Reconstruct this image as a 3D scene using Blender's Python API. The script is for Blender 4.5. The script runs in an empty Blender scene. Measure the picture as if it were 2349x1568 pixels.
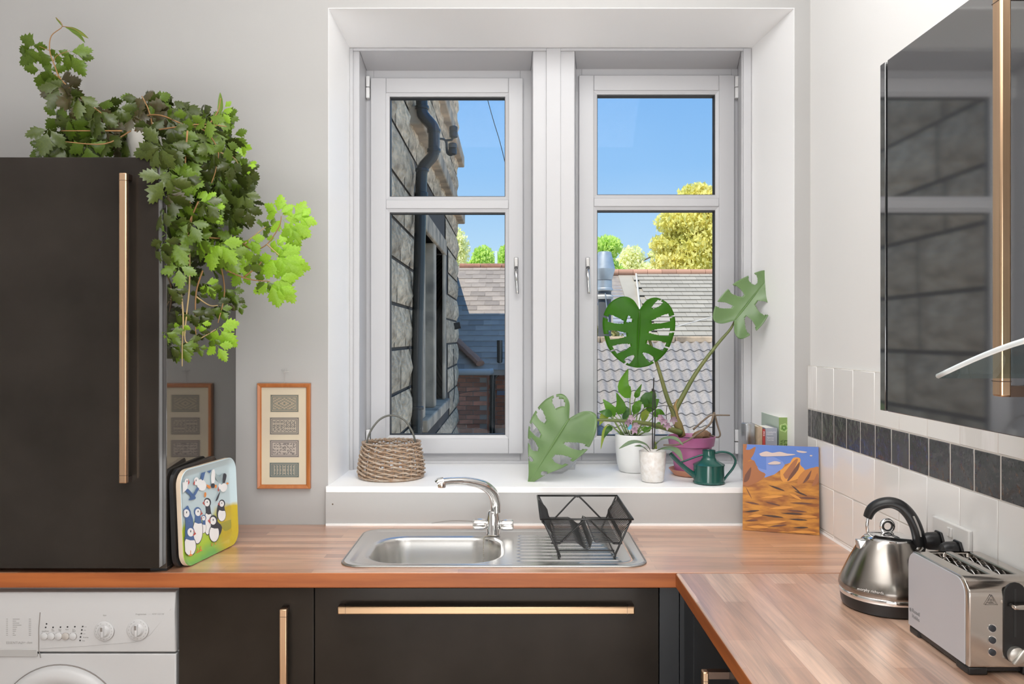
import bpy, bmesh, math, random
import numpy as np
from mathutils import Vector, Matrix, Euler
random.seed(7)
R = math.radians
SC = bpy.context.scene
COL = SC.collection
# ---------------------------------------------------------------- camera
F, CX, HV, CH = 1890.0, 1174.5, 774.0, 1.573      # focal length in px, centre, horizon row, eye height
cam = bpy.data.cameras.new('camera'); co = bpy.data.objects.new('camera', cam); COL.objects.link(co)
co.location = (0, 0, CH); co.rotation_euler = (R(90), 0, 0)
cam.sensor_width = 36; cam.lens = 36*F/2349; cam.shift_y = -(784-HV)/2349; cam.clip_end = 500; cam.clip_start = .05
SC.camera = co
# ---------------------------------------------------------------- sky, sun, added fill lights, exposure
w = bpy.data.worlds.new('sky'); SC.world = w; w.use_nodes = True
nt = w.node_tree; bg = nt.nodes['Background']
tc = nt.nodes.new('ShaderNodeTexCoord'); sx = nt.nodes.new('ShaderNodeSeparateXYZ'); rp = nt.nodes.new('ShaderNodeValToRGB')
nt.links.new(tc.outputs['Generated'], sx.inputs[0]); nt.links.new(sx.outputs['Z'], rp.inputs[0]); nt.links.new(rp.outputs[0], bg.inputs[0])
el = rp.color_ramp.elements
el[0].position = 0; el[0].color = (.66, .83, .96, 1)
el[1].position = 1; el[1].color = (.13, .34, .78, 1)
for p_, c_ in ((.09, (.50, .73, .95)), (.20, (.285, .55, .92)), (.32, (.20, .455, .88))):
    e_ = el.new(p_); e_.color = (*c_, 1)
bg.inputs[1].default_value = .95
sun = bpy.data.lights.new('sun', 'SUN'); so = bpy.data.objects.new('sun', sun); COL.objects.link(so)
sun.energy = 4.6; sun.angle = R(.6); sun.color = (1, .94, .84)
so.rotation_euler = Vector((.36, .44, -.95)).to_track_quat('-Z', 'Y').to_euler()
def area(name, loc, to, sx_, sy_, e, c=(1, 1, 1)):
    l = bpy.data.lights.new(name, 'AREA'); o = bpy.data.objects.new(name, l); COL.objects.link(o)
    l.shape = 'RECTANGLE'; l.size = sx_; l.size_y = sy_; l.energy = e; l.color = c
    o.location = loc; o.rotation_euler = (Vector(to)-Vector(loc)).to_track_quat('-Z', 'Y').to_euler(); return o
area('added_ceiling_fill', (-.3, .2, 2.45), (-.3, .2, 3.2), 2.6, 2.2, 96, (.985, .993, 1))  # added unseen light, bounced off the ceiling as general fill
area('added_rear_fill', (.2, -2.1, 1.1), (.1, 3, 2.0), 2.6, 1.6, 30, (.985, .993, 1))  # added fill from behind the camera, no real window
area('added_low_fill', (0, -1.1, .25), (.2, 3.2, 2.6), 2.2, 1.0, 52, (.985, .993, 1))  # added unseen light near the floor, brightens soffit and reveals
area('added_window_fill', (.15, 1.75, 3.0), (.15, 3.3, 1.3), 1.3, .5, 13, (.985, .993, 1))  # added unseen light above the frame, brightens sill and window recess
SC.view_settings.view_transform = 'Standard'; SC.view_settings.look = 'None'
SC.view_settings.gamma = 1; SC.view_settings.use_curve_mapping = False; SC.view_settings.exposure = 0.12
SC.render.film_transparent = False
try:
    SC.cycles.max_bounces = 10; SC.cycles.diffuse_bounces = 6; SC.cycles.glossy_bounces = 5; SC.cycles.transparent_max_bounces = 16
except Exception: pass
# ---------------------------------------------------------------- measuring helpers
def P(u, v, y): return Vector(((u-CX)*y/F, y, CH-(v-HV)*y/F))
def X(u, y): return (u-CX)*y/F
def Z(v, y): return CH-(v-HV)*y/F
# ---------------------------------------------------------------- materials
MT = {}
def nodes(m):
    m.use_nodes = True; return m.node_tree, m.node_tree.nodes['Principled BSDF']
def N(t, kind, **kw):
    n = t.nodes.new(kind)
    for k, v_ in kw.items():
        if k.startswith('i_'):
            key = k[2:].replace('_', ' ')
            n.inputs[key].default_value = v_
        else: setattr(n, k, v_)
    return n
def mat(name, col, rough=.5, metal=0, ior=1.5, coat=0, bump=None, var=None, rnd=0, transl=0, spec=None, stretch=None, alpha=None):
    """col linear rgb; bump (scale, strength); var (scale, colour2, contrast); rnd random tint per object; transl translucency share."""
    if name in MT: return MT[name]
    m = bpy.data.materials.new(name); t, b = nodes(m); MT[name] = m
    b.inputs['Base Color'].default_value = (*col, 1); b.inputs['Roughness'].default_value = rough
    b.inputs['Metallic'].default_value = metal; b.inputs['IOR'].default_value = ior
    if spec is not None: b.inputs['Specular IOR Level'].default_value = spec
    if coat: b.inputs['Coat Weight'].default_value = coat; b.inputs['Coat Roughness'].default_value = .12
    vec = None
    if bump or var:
        tcn = N(t, 'ShaderNodeTexCoord'); vec = tcn.outputs['Object']
        if stretch:
            mp = N(t, 'ShaderNodeMapping'); mp.inputs['Scale'].default_value = stretch; t.links.new(vec, mp.inputs[0]); vec = mp.outputs[0]
    src = None
    if var:
        n1 = N(t, 'ShaderNodeTexNoise', i_Scale=var[0], i_Detail=5.0); t.links.new(vec, n1.inputs['Vector'])
        r1 = N(t, 'ShaderNodeValToRGB'); c = var[2] if len(var) > 2 else .2
        r1.color_ramp.elements[0].position = .5-c; r1.color_ramp.elements[1].position = .5+c
        r1.color_ramp.elements[0].color = (*col, 1); r1.color_ramp.elements[1].color = (*var[1], 1)
        t.links.new(n1.outputs['Fac'], r1.inputs[0]); src = r1.outputs[0]; t.links.new(src, b.inputs['Base Color'])
    if rnd:
        oi = N(t, 'ShaderNodeObjectInfo'); mr = N(t, 'ShaderNodeMapRange'); mr.inputs['To Min'].default_value = 1-rnd; mr.inputs['To Max'].default_value = 1+rnd
        t.links.new(oi.outputs['Random'], mr.inputs['Value'])
        mx = N(t, 'ShaderNodeVectorMath', operation='SCALE')
        if src: t.links.new(src, mx.inputs[0])
        else: mx.inputs[0].default_value = col
        t.links.new(mr.outputs[0], mx.inputs['Scale']); t.links.new(mx.outputs[0], b.inputs['Base Color']); src = mx.outputs[0]
    if bump:
        n2 = N(t, 'ShaderNodeTexNoise', i_Scale=bump[0], i_Detail=4.0); t.links.new(vec, n2.inputs['Vector'])
        bp = N(t, 'ShaderNodeBump', i_Strength=bump[1], i_Distance=bump[2] if len(bump) > 2 else .01)
        t.links.new(n2.outputs['Fac'], bp.inputs['Height']); t.links.new(bp.outputs[0], b.inputs['Normal'])
    if transl:
        tr = N(t, 'ShaderNodeBsdfTranslucent'); ms = N(t, 'ShaderNodeMixShader'); ms.inputs[0].default_value = transl
        out = t.nodes['Material Output']
        if src: t.links.new(src, tr.inputs[0])
        else: tr.inputs[0].default_value = (min(1, col[0]*1.3), min(1, col[1]*1.3), col[2]*.8, 1)
        t.links.new(b.outputs[0], ms.inputs[1]); t.links.new(tr.outputs[0], ms.inputs[2]); t.links.new(ms.outputs[0], out.inputs[0])
    return m
def glassmat(name, tint=(1, 1, 1), gloss=.08, rough=0.0):
    if name in MT: return MT[name]
    m = bpy.data.materials.new(name); m.use_nodes = True; t = m.node_tree; t.nodes.clear(); MT[name] = m
    out = N(t, 'ShaderNodeOutputMaterial'); a = N(t, 'ShaderNodeBsdfTransparent'); a.inputs[0].default_value = (*tint, 1)
    g = N(t, 'ShaderNodeBsdfGlossy'); g.inputs['Roughness'].default_value = rough
    lw = N(t, 'ShaderNodeLayerWeight', i_Blend=.5); pw = N(t, 'ShaderNodeMath', operation='POWER'); pw.inputs[1].default_value = 4
    ma = N(t, 'ShaderNodeMath', operation='MULTIPLY_ADD'); ma.inputs[1].default_value = min(.9, gloss*6); ma.inputs[2].default_value = gloss*.35; ma.use_clamp = True
    t.links.new(lw.outputs['Facing'], pw.inputs[0]); t.links.new(pw.outputs[0], ma.inputs[0]); ms = N(t, 'ShaderNodeMixShader'); t.links.new(ma.outputs[0], ms.inputs[0])
    t.links.new(a.outputs[0], ms.inputs[1]); t.links.new(g.outputs[0], ms.inputs[2]); t.links.new(ms.outputs[0], out.inputs[0])
    return m
def woodmat(name, c1, c2, row=.042, length=.42, rot=0, dark=(.20, .06, .02), rough=.32):
    m = bpy.data.materials.new(name); t, b = nodes(m); MT[name] = m
    tcn = N(t, 'ShaderNodeTexCoord'); mp = N(t, 'ShaderNodeMapping'); mp.inputs['Rotation'].default_value = (0, 0, rot)
    t.links.new(tcn.outputs['Object'], mp.inputs[0])
    br = N(t, 'ShaderNodeTexBrick'); br.offset = .37; br.offset_frequency = 2; br.squash = 1
    br.inputs['Scale'].default_value = 1; br.inputs['Mortar Size'].default_value = .0003; br.inputs['Brick Width'].default_value = length
    br.inputs['Row Height'].default_value = row; br.inputs['Color1'].default_value = (*c1, 1); br.inputs['Color2'].default_value = (*c2, 1)
    br.inputs['Mortar'].default_value = (*dark, 1); br.inputs['Bias'].default_value = -.1
    t.links.new(mp.outputs[0], br.inputs['Vector'])
    m2 = N(t, 'ShaderNodeMapping'); m2.inputs['Scale'].default_value = (3, 55, 30); t.links.new(mp.outputs[0], m2.inputs[0])
    no = N(t, 'ShaderNodeTexNoise', i_Scale=2.2, i_Detail=6.0, i_Distortion=.6); t.links.new(m2.outputs[0], no.inputs['Vector'])
    m3 = N(t, 'ShaderNodeMapping'); m3.inputs['Scale'].default_value = (1.6, 14, 8); t.links.new(mp.outputs[0], m3.inputs[0])
    n3 = N(t, 'ShaderNodeTexNoise', i_Scale=1.4, i_Detail=3.0); t.links.new(m3.outputs[0], n3.inputs['Vector'])
    ad = N(t, 'ShaderNodeMath', operation='ADD'); t.links.new(no.outputs['Fac'], ad.inputs[0]); t.links.new(n3.outputs['Fac'], ad.inputs[1])
    mr = N(t, 'ShaderNodeMapRange'); mr.inputs['From Min'].default_value = .7; mr.inputs['From Max'].default_value = 1.3
    mr.inputs['To Min'].default_value = .62; mr.inputs['To Max'].default_value = 1.25; t.links.new(ad.outputs[0], mr.inputs['Value'])
    vm = N(t, 'ShaderNodeVectorMath', operation='SCALE'); t.links.new(br.outputs['Color'], vm.inputs[0]); t.links.new(mr.outputs[0], vm.inputs['Scale'])
    t.links.new(vm.outputs[0], b.inputs['Base Color'])
    b.inputs['Roughness'].default_value = rough; b.inputs['Coat Weight'].default_value = 1; b.inputs['Coat Roughness'].default_value = .30; b.inputs['Coat IOR'].default_value = 2.8
    bp = N(t, 'ShaderNodeBump', i_Strength=.08, i_Distance=.002); t.links.new(no.outputs['Fac'], bp.inputs['Height']); t.links.new(bp.outputs[0], b.inputs['Normal'])
    return m
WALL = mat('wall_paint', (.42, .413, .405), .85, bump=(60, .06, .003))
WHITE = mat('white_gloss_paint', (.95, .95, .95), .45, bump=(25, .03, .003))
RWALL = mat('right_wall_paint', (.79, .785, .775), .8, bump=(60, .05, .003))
UPVC = mat('white_frame_plastic', (.52, .52, .535), .35)
GASKET = mat('black_gasket', (.03, .03, .032), .5)
CEIL = mat('ceiling_paint', (.85, .84, .82), .9)
FLOORM = mat('floor_oak', (.35, .24, .15), .5, var=(2.5, (.25, .16, .10)), stretch=(1, 12, 1))
BLACKD = mat('black_gloss_door', (.015, .012, .0095), .16, ior=1.34, var=(3.5, (.027, .022, .018), .2))
BLACKS = mat('black_gloss_side', (.030, .026, .023), .05, ior=2.0)
BLACKU = mat('dark_grey_gloss_door', (.040, .041, .043), .05, ior=3.2)
BLACKP = mat('dark_filler_panel', (.016, .018, .021), .35)
BRONZE = mat('brushed_bronze', (.70, .47, .30), .32, metal=1, var=(4, (.62, .42, .27)), stretch=(60, 60, 1))
BRONZEH = mat('brushed_bronze_flat', (.50, .34, .21), .32, metal=1, var=(4, (.44, .30, .18)), stretch=(1, 60, 60))
BROWNM = mat('dark_bronze_cap', (.16, .11, .085), .35, metal=1)
STEEL = mat('brushed_steel', (.72, .71, .69), .27, metal=1, bump=(5, .03, .002))
CHROME = mat('chrome', (.82, .82, .82), .07, metal=1)
BLK = mat('black_plastic', (.012, .012, .013), .35)
BLKM = mat('black_wire', (.010, .010, .010), .3)
WTOP = woodmat('oiled_wood_long', (.68, .38, .23), (.36, .14, .065))  # window glare partly put into the wood colour, paled and less orange
WTOPY = woodmat('oiled_wood_cross', (.78, .52, .38), (.42, .20, .11), row=.060, length=.42, rot=R(90))  # paler again, the stronger glare on this run put into its colour
WEDGE = mat('oiled_wood_edge', (.37, .105, .022), .5, var=(2.2, (.27, .068, .013), .15), stretch=(1.5, 1.5, 22))
# ---------------------------------------------------------------- mesh builder
class MB:
    def __init__(s): s.v = []; s.f = []; s.m = []; s.cur = 0
    def add(s, vs, fs):
        b = len(s.v); s.v += [tuple(p) for p in vs]; s.f += [tuple(i+b for i in f) for f in fs]; s.m += [s.cur]*len(fs); return s
    def box(s, a, b):
        x0, y0, z0 = [min(p, q) for p, q in zip(a, b)]; x1, y1, z1 = [max(p, q) for p, q in zip(a, b)]
        return s.hexa([(x0, y0, z0), (x1, y0, z0), (x1, y1, z0), (x0, y1, z0), (x0, y0, z1), (x1, y0, z1), (x1, y1, z1), (x0, y1, z1)])
    def hexa(s, p):
        return s.add(p, [(0, 3, 2, 1), (4, 5, 6, 7), (0, 1, 5, 4), (1, 2, 6, 5), (2, 3, 7, 6), (3, 0, 4, 7)])
    def tube(s, pts, r, n=8, caps=True, flat=1.0, up=None):
        pts = [Vector(p) for p in pts]; k = len(pts); rr = r if isinstance(r, (list, tuple)) else [r]*k
        tang = []
        for i in range(k):
            t = pts[min(i+1, k-1)]-pts[max(i-1, 0)]; tang.append(t.normalized() if t.length > 1e-9 else Vector((0, 0, 1)))
        ref = Vector(up) if up else (Vector((0, 0, 1)) if abs(tang[0].z) < .9 else Vector((1, 0, 0)))
        a = (ref-tang[0]*ref.dot(tang[0])).normalized(); vs = []
        for i in range(k):
            a = (a-tang[i]*a.dot(tang[i])); a = a.normalized() if a.length > 1e-6 else Vector((1, 0, 0)); b = tang[i].cross(a)
            for j in range(n):
                g = 2*math.pi*j/n; vs.append(pts[i]+(a*math.cos(g)*flat+b*math.sin(g))*rr[i])
        fs = [(i*n+j, i*n+(j+1) % n, (i+1)*n+(j+1) % n, (i+1)*n+j) for i in range(k-1) for j in range(n)]
        if caps: fs += [tuple(range(n))[::-1], tuple((k-1)*n+j for j in range(n))]
        return s.add(vs, fs)
    def lathe(s, prof, c=(0, 0, 0), n=40, capb=True, capt=False, ax='z'):
        vs = []; c = Vector(c)
        for r_, z_ in prof:
            for j in range(n):
                g = 2*math.pi*j/n
                d = (r_*math.cos(g), r_*math.sin(g), z_)
                if ax == 'y': d = (d[0], d[2], d[1])
                if ax == 'x': d = (d[2], d[0], d[1])
                vs.append(c+Vector(d))
        k = len(prof); fs = [(i*n+j, i*n+(j+1) % n, (i+1)*n+(j+1) % n, (i+1)*n+j) for i in range(k-1) for j in range(n)]
        if capb: fs.append(tuple(range(n))[::-1])
        if capt: fs.append(tuple((k-1)*n+j for j in range(n)))
        return s.add(vs, fs)
    def prism(s, poly, a, b, ax='y'):
        """poly of 2-D points extruded from a to b along ax; the 2-D axes are the two others."""
        def q(p, t): return {'x': (t, p[0], p[1]), 'y': (p[0], t, p[1]), 'z': (p[0], p[1], t)}[ax]
        n = len(poly); vs = [q(p, a) for p in poly]+[q(p, b) for p in poly]
        fs = [tuple(range(n)), tuple(range(n, 2*n))[::-1]]+[(i, n+i, n+(i+1) % n, (i+1) % n) for i in range(n)]
        return s.add(vs, fs)
    def ring(s, x0, x1, z0, z1, l, r, t, b, y0, y1):
        """picture-frame ring in the xz plane: members l r t b wide, between y0 and y1"""
        s.box((x0, y0, z0), (x0+l, y1, z1)); s.box((x1-r, y0, z0), (x1, y1, z1))
        if t: s.box((x0+l, y0, z1-t), (x1-r, y1, z1))
        if b: s.box((x0+l, y0, z0), (x1-r, y1, z0+b))
        return s
def smooth(pts, n=6):
    pts = [Vector(p) for p in pts]; out = []
    for i in range(len(pts)-1):
        p0, p1, p2, p3 = pts[max(i-1, 0)], pts[i], pts[i+1], pts[min(i+2, len(pts)-1)]
        for k in range(n):
            t = k/n
            out.append(.5*((2*p1)+(p2-p0)*t+(2*p0-5*p1+4*p2-p3)*t*t+(3*p1-p0-3*p2+p3)*t**3))
    out.append(pts[-1]); return out
def lerps(a, n):
    """resample list of radii a to n values"""
    return [float(np.interp(i/(n-1)*(len(a)-1), range(len(a)), a)) for i in range(n)]
ORG = {}
def tag(o, label=None, cat=None, group=None, kind=None):
    if label: o['label'] = label
    if cat: o['category'] = cat
    if group: o['group'] = group
    if kind: o['kind'] = kind
    return o
def thing(name, loc, label, cat, group=None):
    o = bpy.data.objects.new(name, None); COL.objects.link(o); o.location = loc; o.empty_display_size = .05
    ORG[o.name] = Vector(loc); return tag(o, label, cat, group)
def obj(name, mb, m, parent=None, sm=False, bevel=0, seg=2, local=False, loc=None, fix=True):
    """one mesh object. World-space vertices unless local; a part's vertices are stored relative to its thing."""
    me = bpy.data.meshes.new(name)
    org = ORG.get(parent.name, Vector()) if parent else (Vector(loc) if loc is not None else Vector())
    vs = mb.v if local else [(p[0]-org.x, p[1]-org.y, p[2]-org.z) for p in mb.v]
    me.from_pydata(vs, [], mb.f)
    ms = m if isinstance(m, (list, tuple)) else [m]
    for q in ms: me.materials.append(q)
    me.polygons.foreach_set('material_index', mb.m)
    if fix:
        bm = bmesh.new(); bm.from_mesh(me); bmesh.ops.recalc_face_normals(bm, faces=bm.faces); bm.to_mesh(me); bm.free()
    if sm:
        me.polygons.foreach_set('use_smooth', [True]*len(me.polygons))
        if sm is not True: me.set_sharp_from_angle(angle=R(sm))
    me.update()
    o = bpy.data.objects.new(name, me); COL.objects.link(o); o.parent = parent
    if not parent: o.location = org
    ORG[o.name] = org
    if bevel:
        bv = o.modifiers.new('bevel', 'BEVEL'); bv.width = bevel; bv.segments = seg; bv.limit_method = 'ANGLE'; bv.angle_limit = R(40)
        bv.harden_normals = False
        me.polygons.foreach_set('use_smooth', [True]*len(me.polygons)); me.set_sharp_from_angle(angle=R(50))
    return o
def cut(o, mb):
    """boolean-subtract mb (same space as o's mesh) and keep the plain mesh"""
    org = ORG.get(o.name, Vector()); me = bpy.data.meshes.new('c'); me.from_pydata([tuple(Vector(p)-org) for p in mb.v], [], mb.f)
    bm = bmesh.new(); bm.from_mesh(me); bmesh.ops.recalc_face_normals(bm, faces=bm.faces); bm.to_mesh(me); bm.free()
    c = bpy.data.objects.new('c', me); COL.objects.link(c); 
    c.location = o.location if not o.parent else (0, 0, 0); c.parent = o.parent
    md = o.modifiers.new('cut', 'BOOLEAN'); md.object = c; md.solver = 'EXACT'
    bpy.context.view_layer.update(); dg = bpy.context.evaluated_depsgraph_get()
    n = bpy.data.meshes.new_from_object(o.evaluated_get(dg)); o.modifiers.clear(); o.data = n
    bpy.data.objects.remove(c); return o
def struct(name, mb, m, label=None, parent=None, **k):
    o = obj(name, mb, m, parent, **k)
    if not parent: o['kind'] = 'structure'
    if label: o['label'] = label
    return o
def text(name, s, size, m, parent, mtx, ext=.0002, align='LEFT', sx=1.0, bold=0):
    cu = bpy.data.curves.new(name, 'FONT'); cu.body = s; cu.size = size; cu.extrude = ext; cu.align_x = align; cu.resolution_u = 3; cu.offset = bold
    t = bpy.data.objects.new(name, cu); COL.objects.link(t); bpy.context.view_layer.update()
    me = bpy.data.meshes.new_from_object(t.evaluated_get(bpy.context.evaluated_depsgraph_get())); bpy.data.objects.remove(t)
    org = ORG.get(parent.name, Vector()) if parent else Vector()
    me.transform(Matrix.Translation(-org) @ mtx @ Matrix.Diagonal((sx, 1, 1, 1))); me.materials.clear(); me.materials.append(m)
    o = bpy.data.objects.new(name, me); COL.objects.link(o); o.parent = parent; ORG[o.name] = org; return o
def basis(o, ex, ey):
    """matrix whose x is ex, y is ey, at o"""
    ex = Vector(ex).normalized(); ey = Vector(ey); ey = (ey-ex*ey.dot(ex)).normalized(); ez = ex.cross(ey)
    m = Matrix((ex, ey, ez)).transposed().to_4x4(); m.translation = Vector(o); return m
def dup(o, parent=None):
    c = o.copy(); COL.objects.link(c); ORG[c.name] = ORG.get(o.name, Vector())
    if parent: c.parent = parent
    for ch in list(o.children): dup(ch, c)
    return c
# ================================================================ ROOM SHELL
YW, YB, YC = 2.97, 3.33, 3.50            # wall face, back of the deep reveal, window plane
XR = 1.075                               # right wall face
ZS = 1.040                               # top of the window sill
XL, YR, ZC = -2.7, -2.3, 3.15
ax0, ax1, az1 = X(753, YW), X(1822, YW), Z(19, YW)
bx0, bx1, bz1 = X(803, YB), X(1722, YB), Z(112, YB)
m = MB(); m.box((XL, YR, -.05), (XR+.3, 3.9, 0)); struct('floor', m, FLOORM)
m = MB(); m.box((XL, YR, ZC), (XR+.3, 3.7, ZC+.1)); struct('ceiling', m, CEIL)
m = MB()
m.box((XL-.2, YW, 0), (ax0, YC+.2, ZC)); m.box((ax1, YW, 0), (XR+.3, YC+.2, ZC)); m.box((ax0, YW, az1), (ax1, YC+.2, ZC)); m.box((ax0, YW, 0), (ax1, YC+.2, ZS-.03))
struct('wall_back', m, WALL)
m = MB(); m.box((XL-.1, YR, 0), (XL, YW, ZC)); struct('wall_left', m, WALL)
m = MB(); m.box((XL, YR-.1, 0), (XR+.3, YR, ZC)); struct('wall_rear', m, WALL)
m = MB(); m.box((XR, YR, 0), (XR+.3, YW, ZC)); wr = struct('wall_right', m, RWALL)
# deep splayed reveal (white): left, right, top wedges
m = MB()
def wedge(p): m.hexa(p)
zt = az1
m.hexa([(ax0, YW-.0015, ZS-.02), (ax0+.001, YW-.0015, ZS-.02), (bx0, YB, ZS-.02), (ax0-.03, YB, ZS-.02), (ax0, YW-.0015, zt), (ax0+.001, YW-.0015, zt), (bx0, YB, zt), (ax0-.03, YB, zt)])
m.hexa([(ax1-.001, YW-.0015, ZS-.02), (ax1, YW-.0015, ZS-.02), (ax1+.03, YB, ZS-.02), (bx1, YB, ZS-.02), (ax1-.001, YW-.0015, zt), (ax1, YW-.0015, zt), (ax1+.03, YB, zt), (bx1, YB, zt)])
m.hexa([(ax0, YW-.0015, zt-.001), (ax1, YW-.0015, zt-.001), (bx1+.02, YB, bz1), (bx0-.02, YB, bz1), (ax0, YW-.0015, zt+.001), (ax1, YW-.0015, zt+.001), (bx1+.02, YB, zt+.03), (bx0-.02, YB, zt+.03)])
struct('trim_1', m, WHITE, 'white painted deep reveal around the pair of windows')
# lining at B with the two inner openings, splaying to the window plane
wl = [(825, 1222, 118, 840, 1218, 162), (1318, 1700, 117, 1322, 1693, 158)]
m = MB()
ops = []
for (a0, a1, at, c0, c1, ct) in wl:
    ops.append((X(a0, YB), X(a1, YB), Z(at, YB), X(c0, YC), X(c1, YC), Z(ct, YC)))
(L0, L1, Lt, l0, l1, lt), (R0, R1, Rt, r0, r1, rt) = ops
def taper(xa0, xa1, za0, za1, xb0, xb1, zb0, zb1):
    m.hexa([(xa0, YB-.004, za0), (xa1, YB-.004, za0), (xb1, YC+.01, zb0), (xb0, YC+.01, zb0), (xa0, YB-.004, za1), (xa1, YB-.004, za1), (xb1, YC+.01, zb1), (xb0, YC+.01, zb1)])
taper(bx0-.02, L0, ZS-.02, bz1+.02, bx0-.02, l0, ZS-.02, bz1+.02)
taper(L1, R0, ZS-.02, bz1+.02, l1, r0, ZS-.02, bz1+.02)
taper(R1, bx1+.02, ZS-.02, bz1+.02, r1, bx1+.02, ZS-.02, bz1+.02)
taper(L0, L1, Lt, bz1+.02, l0, l1, lt, bz1+.02)
taper(R0, R1, Rt, bz1+.02, r0, r1, rt, bz1+.02)
struct('trim_2', m, UPVC, 'white boxed window lining with central mullion', bevel=.003)
m = MB()   # raised beads of the lining
yb = YB-.004
m.box((X(1253, yb), yb-.008, ZS), (X(1286, yb), yb, bz1-.001))
m.box((bx0, yb-.009, ZS), (bx0+.014, yb, bz1-.001)); m.box((X(1704, yb), yb-.009, ZS), (X(1722, yb), yb, bz1-.001))
m.box((bx0+.014, yb-.009, bz1-.012), (X(1253, yb), yb, bz1-.001)); m.box((X(1286, yb), yb-.009, bz1-.012), (X(1704, yb), yb, bz1-.001))
struct('trim_3', m, UPVC, 'raised white bead strips around window lining', bevel=.002)
# sill board and apron
ya = YW-.018
m = MB()
m.hexa([(X(747, ya), ya, ZS-.022), (XR, ya, ZS-.022-.004), (XR, YC+.02, ZS-.022), (X(747, ya), YC+.02, ZS-.022), (X(747, ya), ya, ZS), (XR, ya, ZS-.004), (XR, YC+.02, ZS), (X(747, ya), YC+.02, ZS)])
struct('trim_4', m, WHITE, 'white painted deep window sill board', bevel=.002)
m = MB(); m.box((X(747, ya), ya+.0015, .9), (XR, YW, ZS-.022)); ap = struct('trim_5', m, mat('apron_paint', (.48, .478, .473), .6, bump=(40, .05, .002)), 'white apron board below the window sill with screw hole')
m = MB(); m.box((X(747, ya)+.001, ya-.003, .9), (XR-.002, ya+.0015, .907)); obj('bead', m, WHITE, ap)
m = MB(); m.lathe([(.0028, 0), (.0028, .0005)], (X(763, ya), ya+.0008, Z(1156, ya)), 12, ax='y', capt=True); obj('screw_hole', m, mat('screw', (.12, .09, .06), .6, metal=.5), ap)
m = MB(); m.tube(smooth([P(990, 1199, ya-.0), P(1045, 1193, ya), P(1110, 1197, ya)], 5), .0006, 4); obj('crack', m, mat('crackline', (.3, .28, .25), .9), ap)
# ---------------------------------------------------------------- windows
HING = mat('white_hinge', (.80, .80, .80), .4)
def window(name, fx, s, g1, g2, hx, hinge_u, label):
    """fx outer frame px (l, r, t), s sash px (l, r, t, b), g1/g2 glass px, hx handle u"""
    m = MB(); y0 = YC
    x0, x1, z1 = X(fx[0], YC)-.004, X(fx[1], YC)+.004, Z(fx[2], YC)+.004
    z0 = ZS
    sx0, sx1, sz1, sz0 = X(s[0], YC), X(s[1], YC), Z(s[2], YC), Z(s[3], YC)
    m.ring(x0, x1, z0, z1, sx0-x0+.012, x1-sx1+.012, z1-sz1+.012, sz0-z0+.012, YC+.004, YC+.07)
    m.box((x0, YC-.02, ZS), (x1, YC+.004, ZS+.012))
    root = struct(name, m, UPVC, label, bevel=.002)
    ys = YC-.02
    x0, x1, z1, z0 = X(s[0], ys), X(s[1], ys), Z(s[2], ys), Z(s[3], ys)
    gx0, gx1 = X(g1[0], ys), X(g1[1], ys); zt, zb = Z(g1[2], ys), Z(g1[3], ys); wt, wb = Z(g2[2], ys), Z(g2[3], ys)
    bd = .014
    m = MB(); m.ring(x0, x1, z0, z1, gx0-x0-bd, x1-gx1-bd, z1-zt-bd, wb-z0-bd, ys, YC+.06)
    m.box((gx0-bd, ys, wt+bd), (gx1+bd, YC+.06, zb-bd)); obj('sash', m, UPVC, root, bevel=.003)
    m = MB()    # sloping glazing beads
    for (za, zb_) in ((zb, zt), (wb, wt)):
        for i in range(4):
            o = [(gx0-bd, za-bd), (gx1+bd, za-bd), (gx1+bd, zb_+bd), (gx0-bd, zb_+bd)]; q = [(gx0, za), (gx1, za), (gx1, zb_), (gx0, zb_)]
            j = (i+1) % 4
            m.hexa([(*o[i][:1], ys+.004, o[i][1]), (o[j][0], ys+.004, o[j][1]), (o[j][0], ys+.05, o[j][1]), (o[i][0], ys+.05, o[i][1]),
                    (q[i][0], ys+.010, q[i][1]), (q[j][0], ys+.010, q[j][1]), (q[j][0], ys+.05, q[j][1]), (q[i][0], ys+.05, q[i][1])])
    obj('glazing_bead', m, UPVC, root)
    for (za, zb_) in ((zb, zt), (wb, wt)):
        m = MB(); m.ring(gx0, gx1, za, zb_, .0028, .0028, .005, .0028, ys+.014, ys+.05); obj('gasket', m, GASKET, root)
        m = MB(); m.box((gx0, ys+.028, za), (gx1, ys+.032, zb_)); obj('pane', m, glassmat('window_glass', (.985, .99, .985), .008), root)
    # handle
    m = MB(); m.box((X(hx-5, ys), ys-.008, Z(632, ys)), (X(hx+5, ys), ys, Z(590, ys))); 
    h = obj('handle', m, mat('satin_nickel', (.62, .61, .60), .25, metal=1), root, bevel=.004, seg=3)
    m = MB(); m.tube(smooth([P(hx, 615, ys-.012), P(hx, 625, ys-.03), P(hx+1, 640, ys-.035), P(hx+3, 674, ys-.032)], 4), lerps([.006, .007, .0075, .006], 13), 10, up=(0, 1, 0)); obj('lever', m, CHROME, h, sm=True)
    m = MB(); m.lathe([(.0075, -.014), (.0085, -.004), (.0085, 0)], (X(hx, ys), ys-.008, Z(615, ys)), 16, ax='y', capt=True); obj('lock_button', m, mat('dark_lock', (.05, .05, .055), .3), h, sm=40)
    for (v0, v1) in ((175, 225), (985, 1040)):
        m = MB(); u0 = hinge_u; m.box((X(u0-4, ys), ys-.006, Z(v1, ys)), (X(u0+4, ys), ys+.02, Z((v0+v1)/2+1, ys))); m.box((X(u0-4, ys), ys-.006, Z((v0+v1)/2-1, ys)), (X(u0+4, ys), ys+.02, Z(v0, ys)))
        obj('hinge', m, HING, root, bevel=.0015)
    return root
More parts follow.
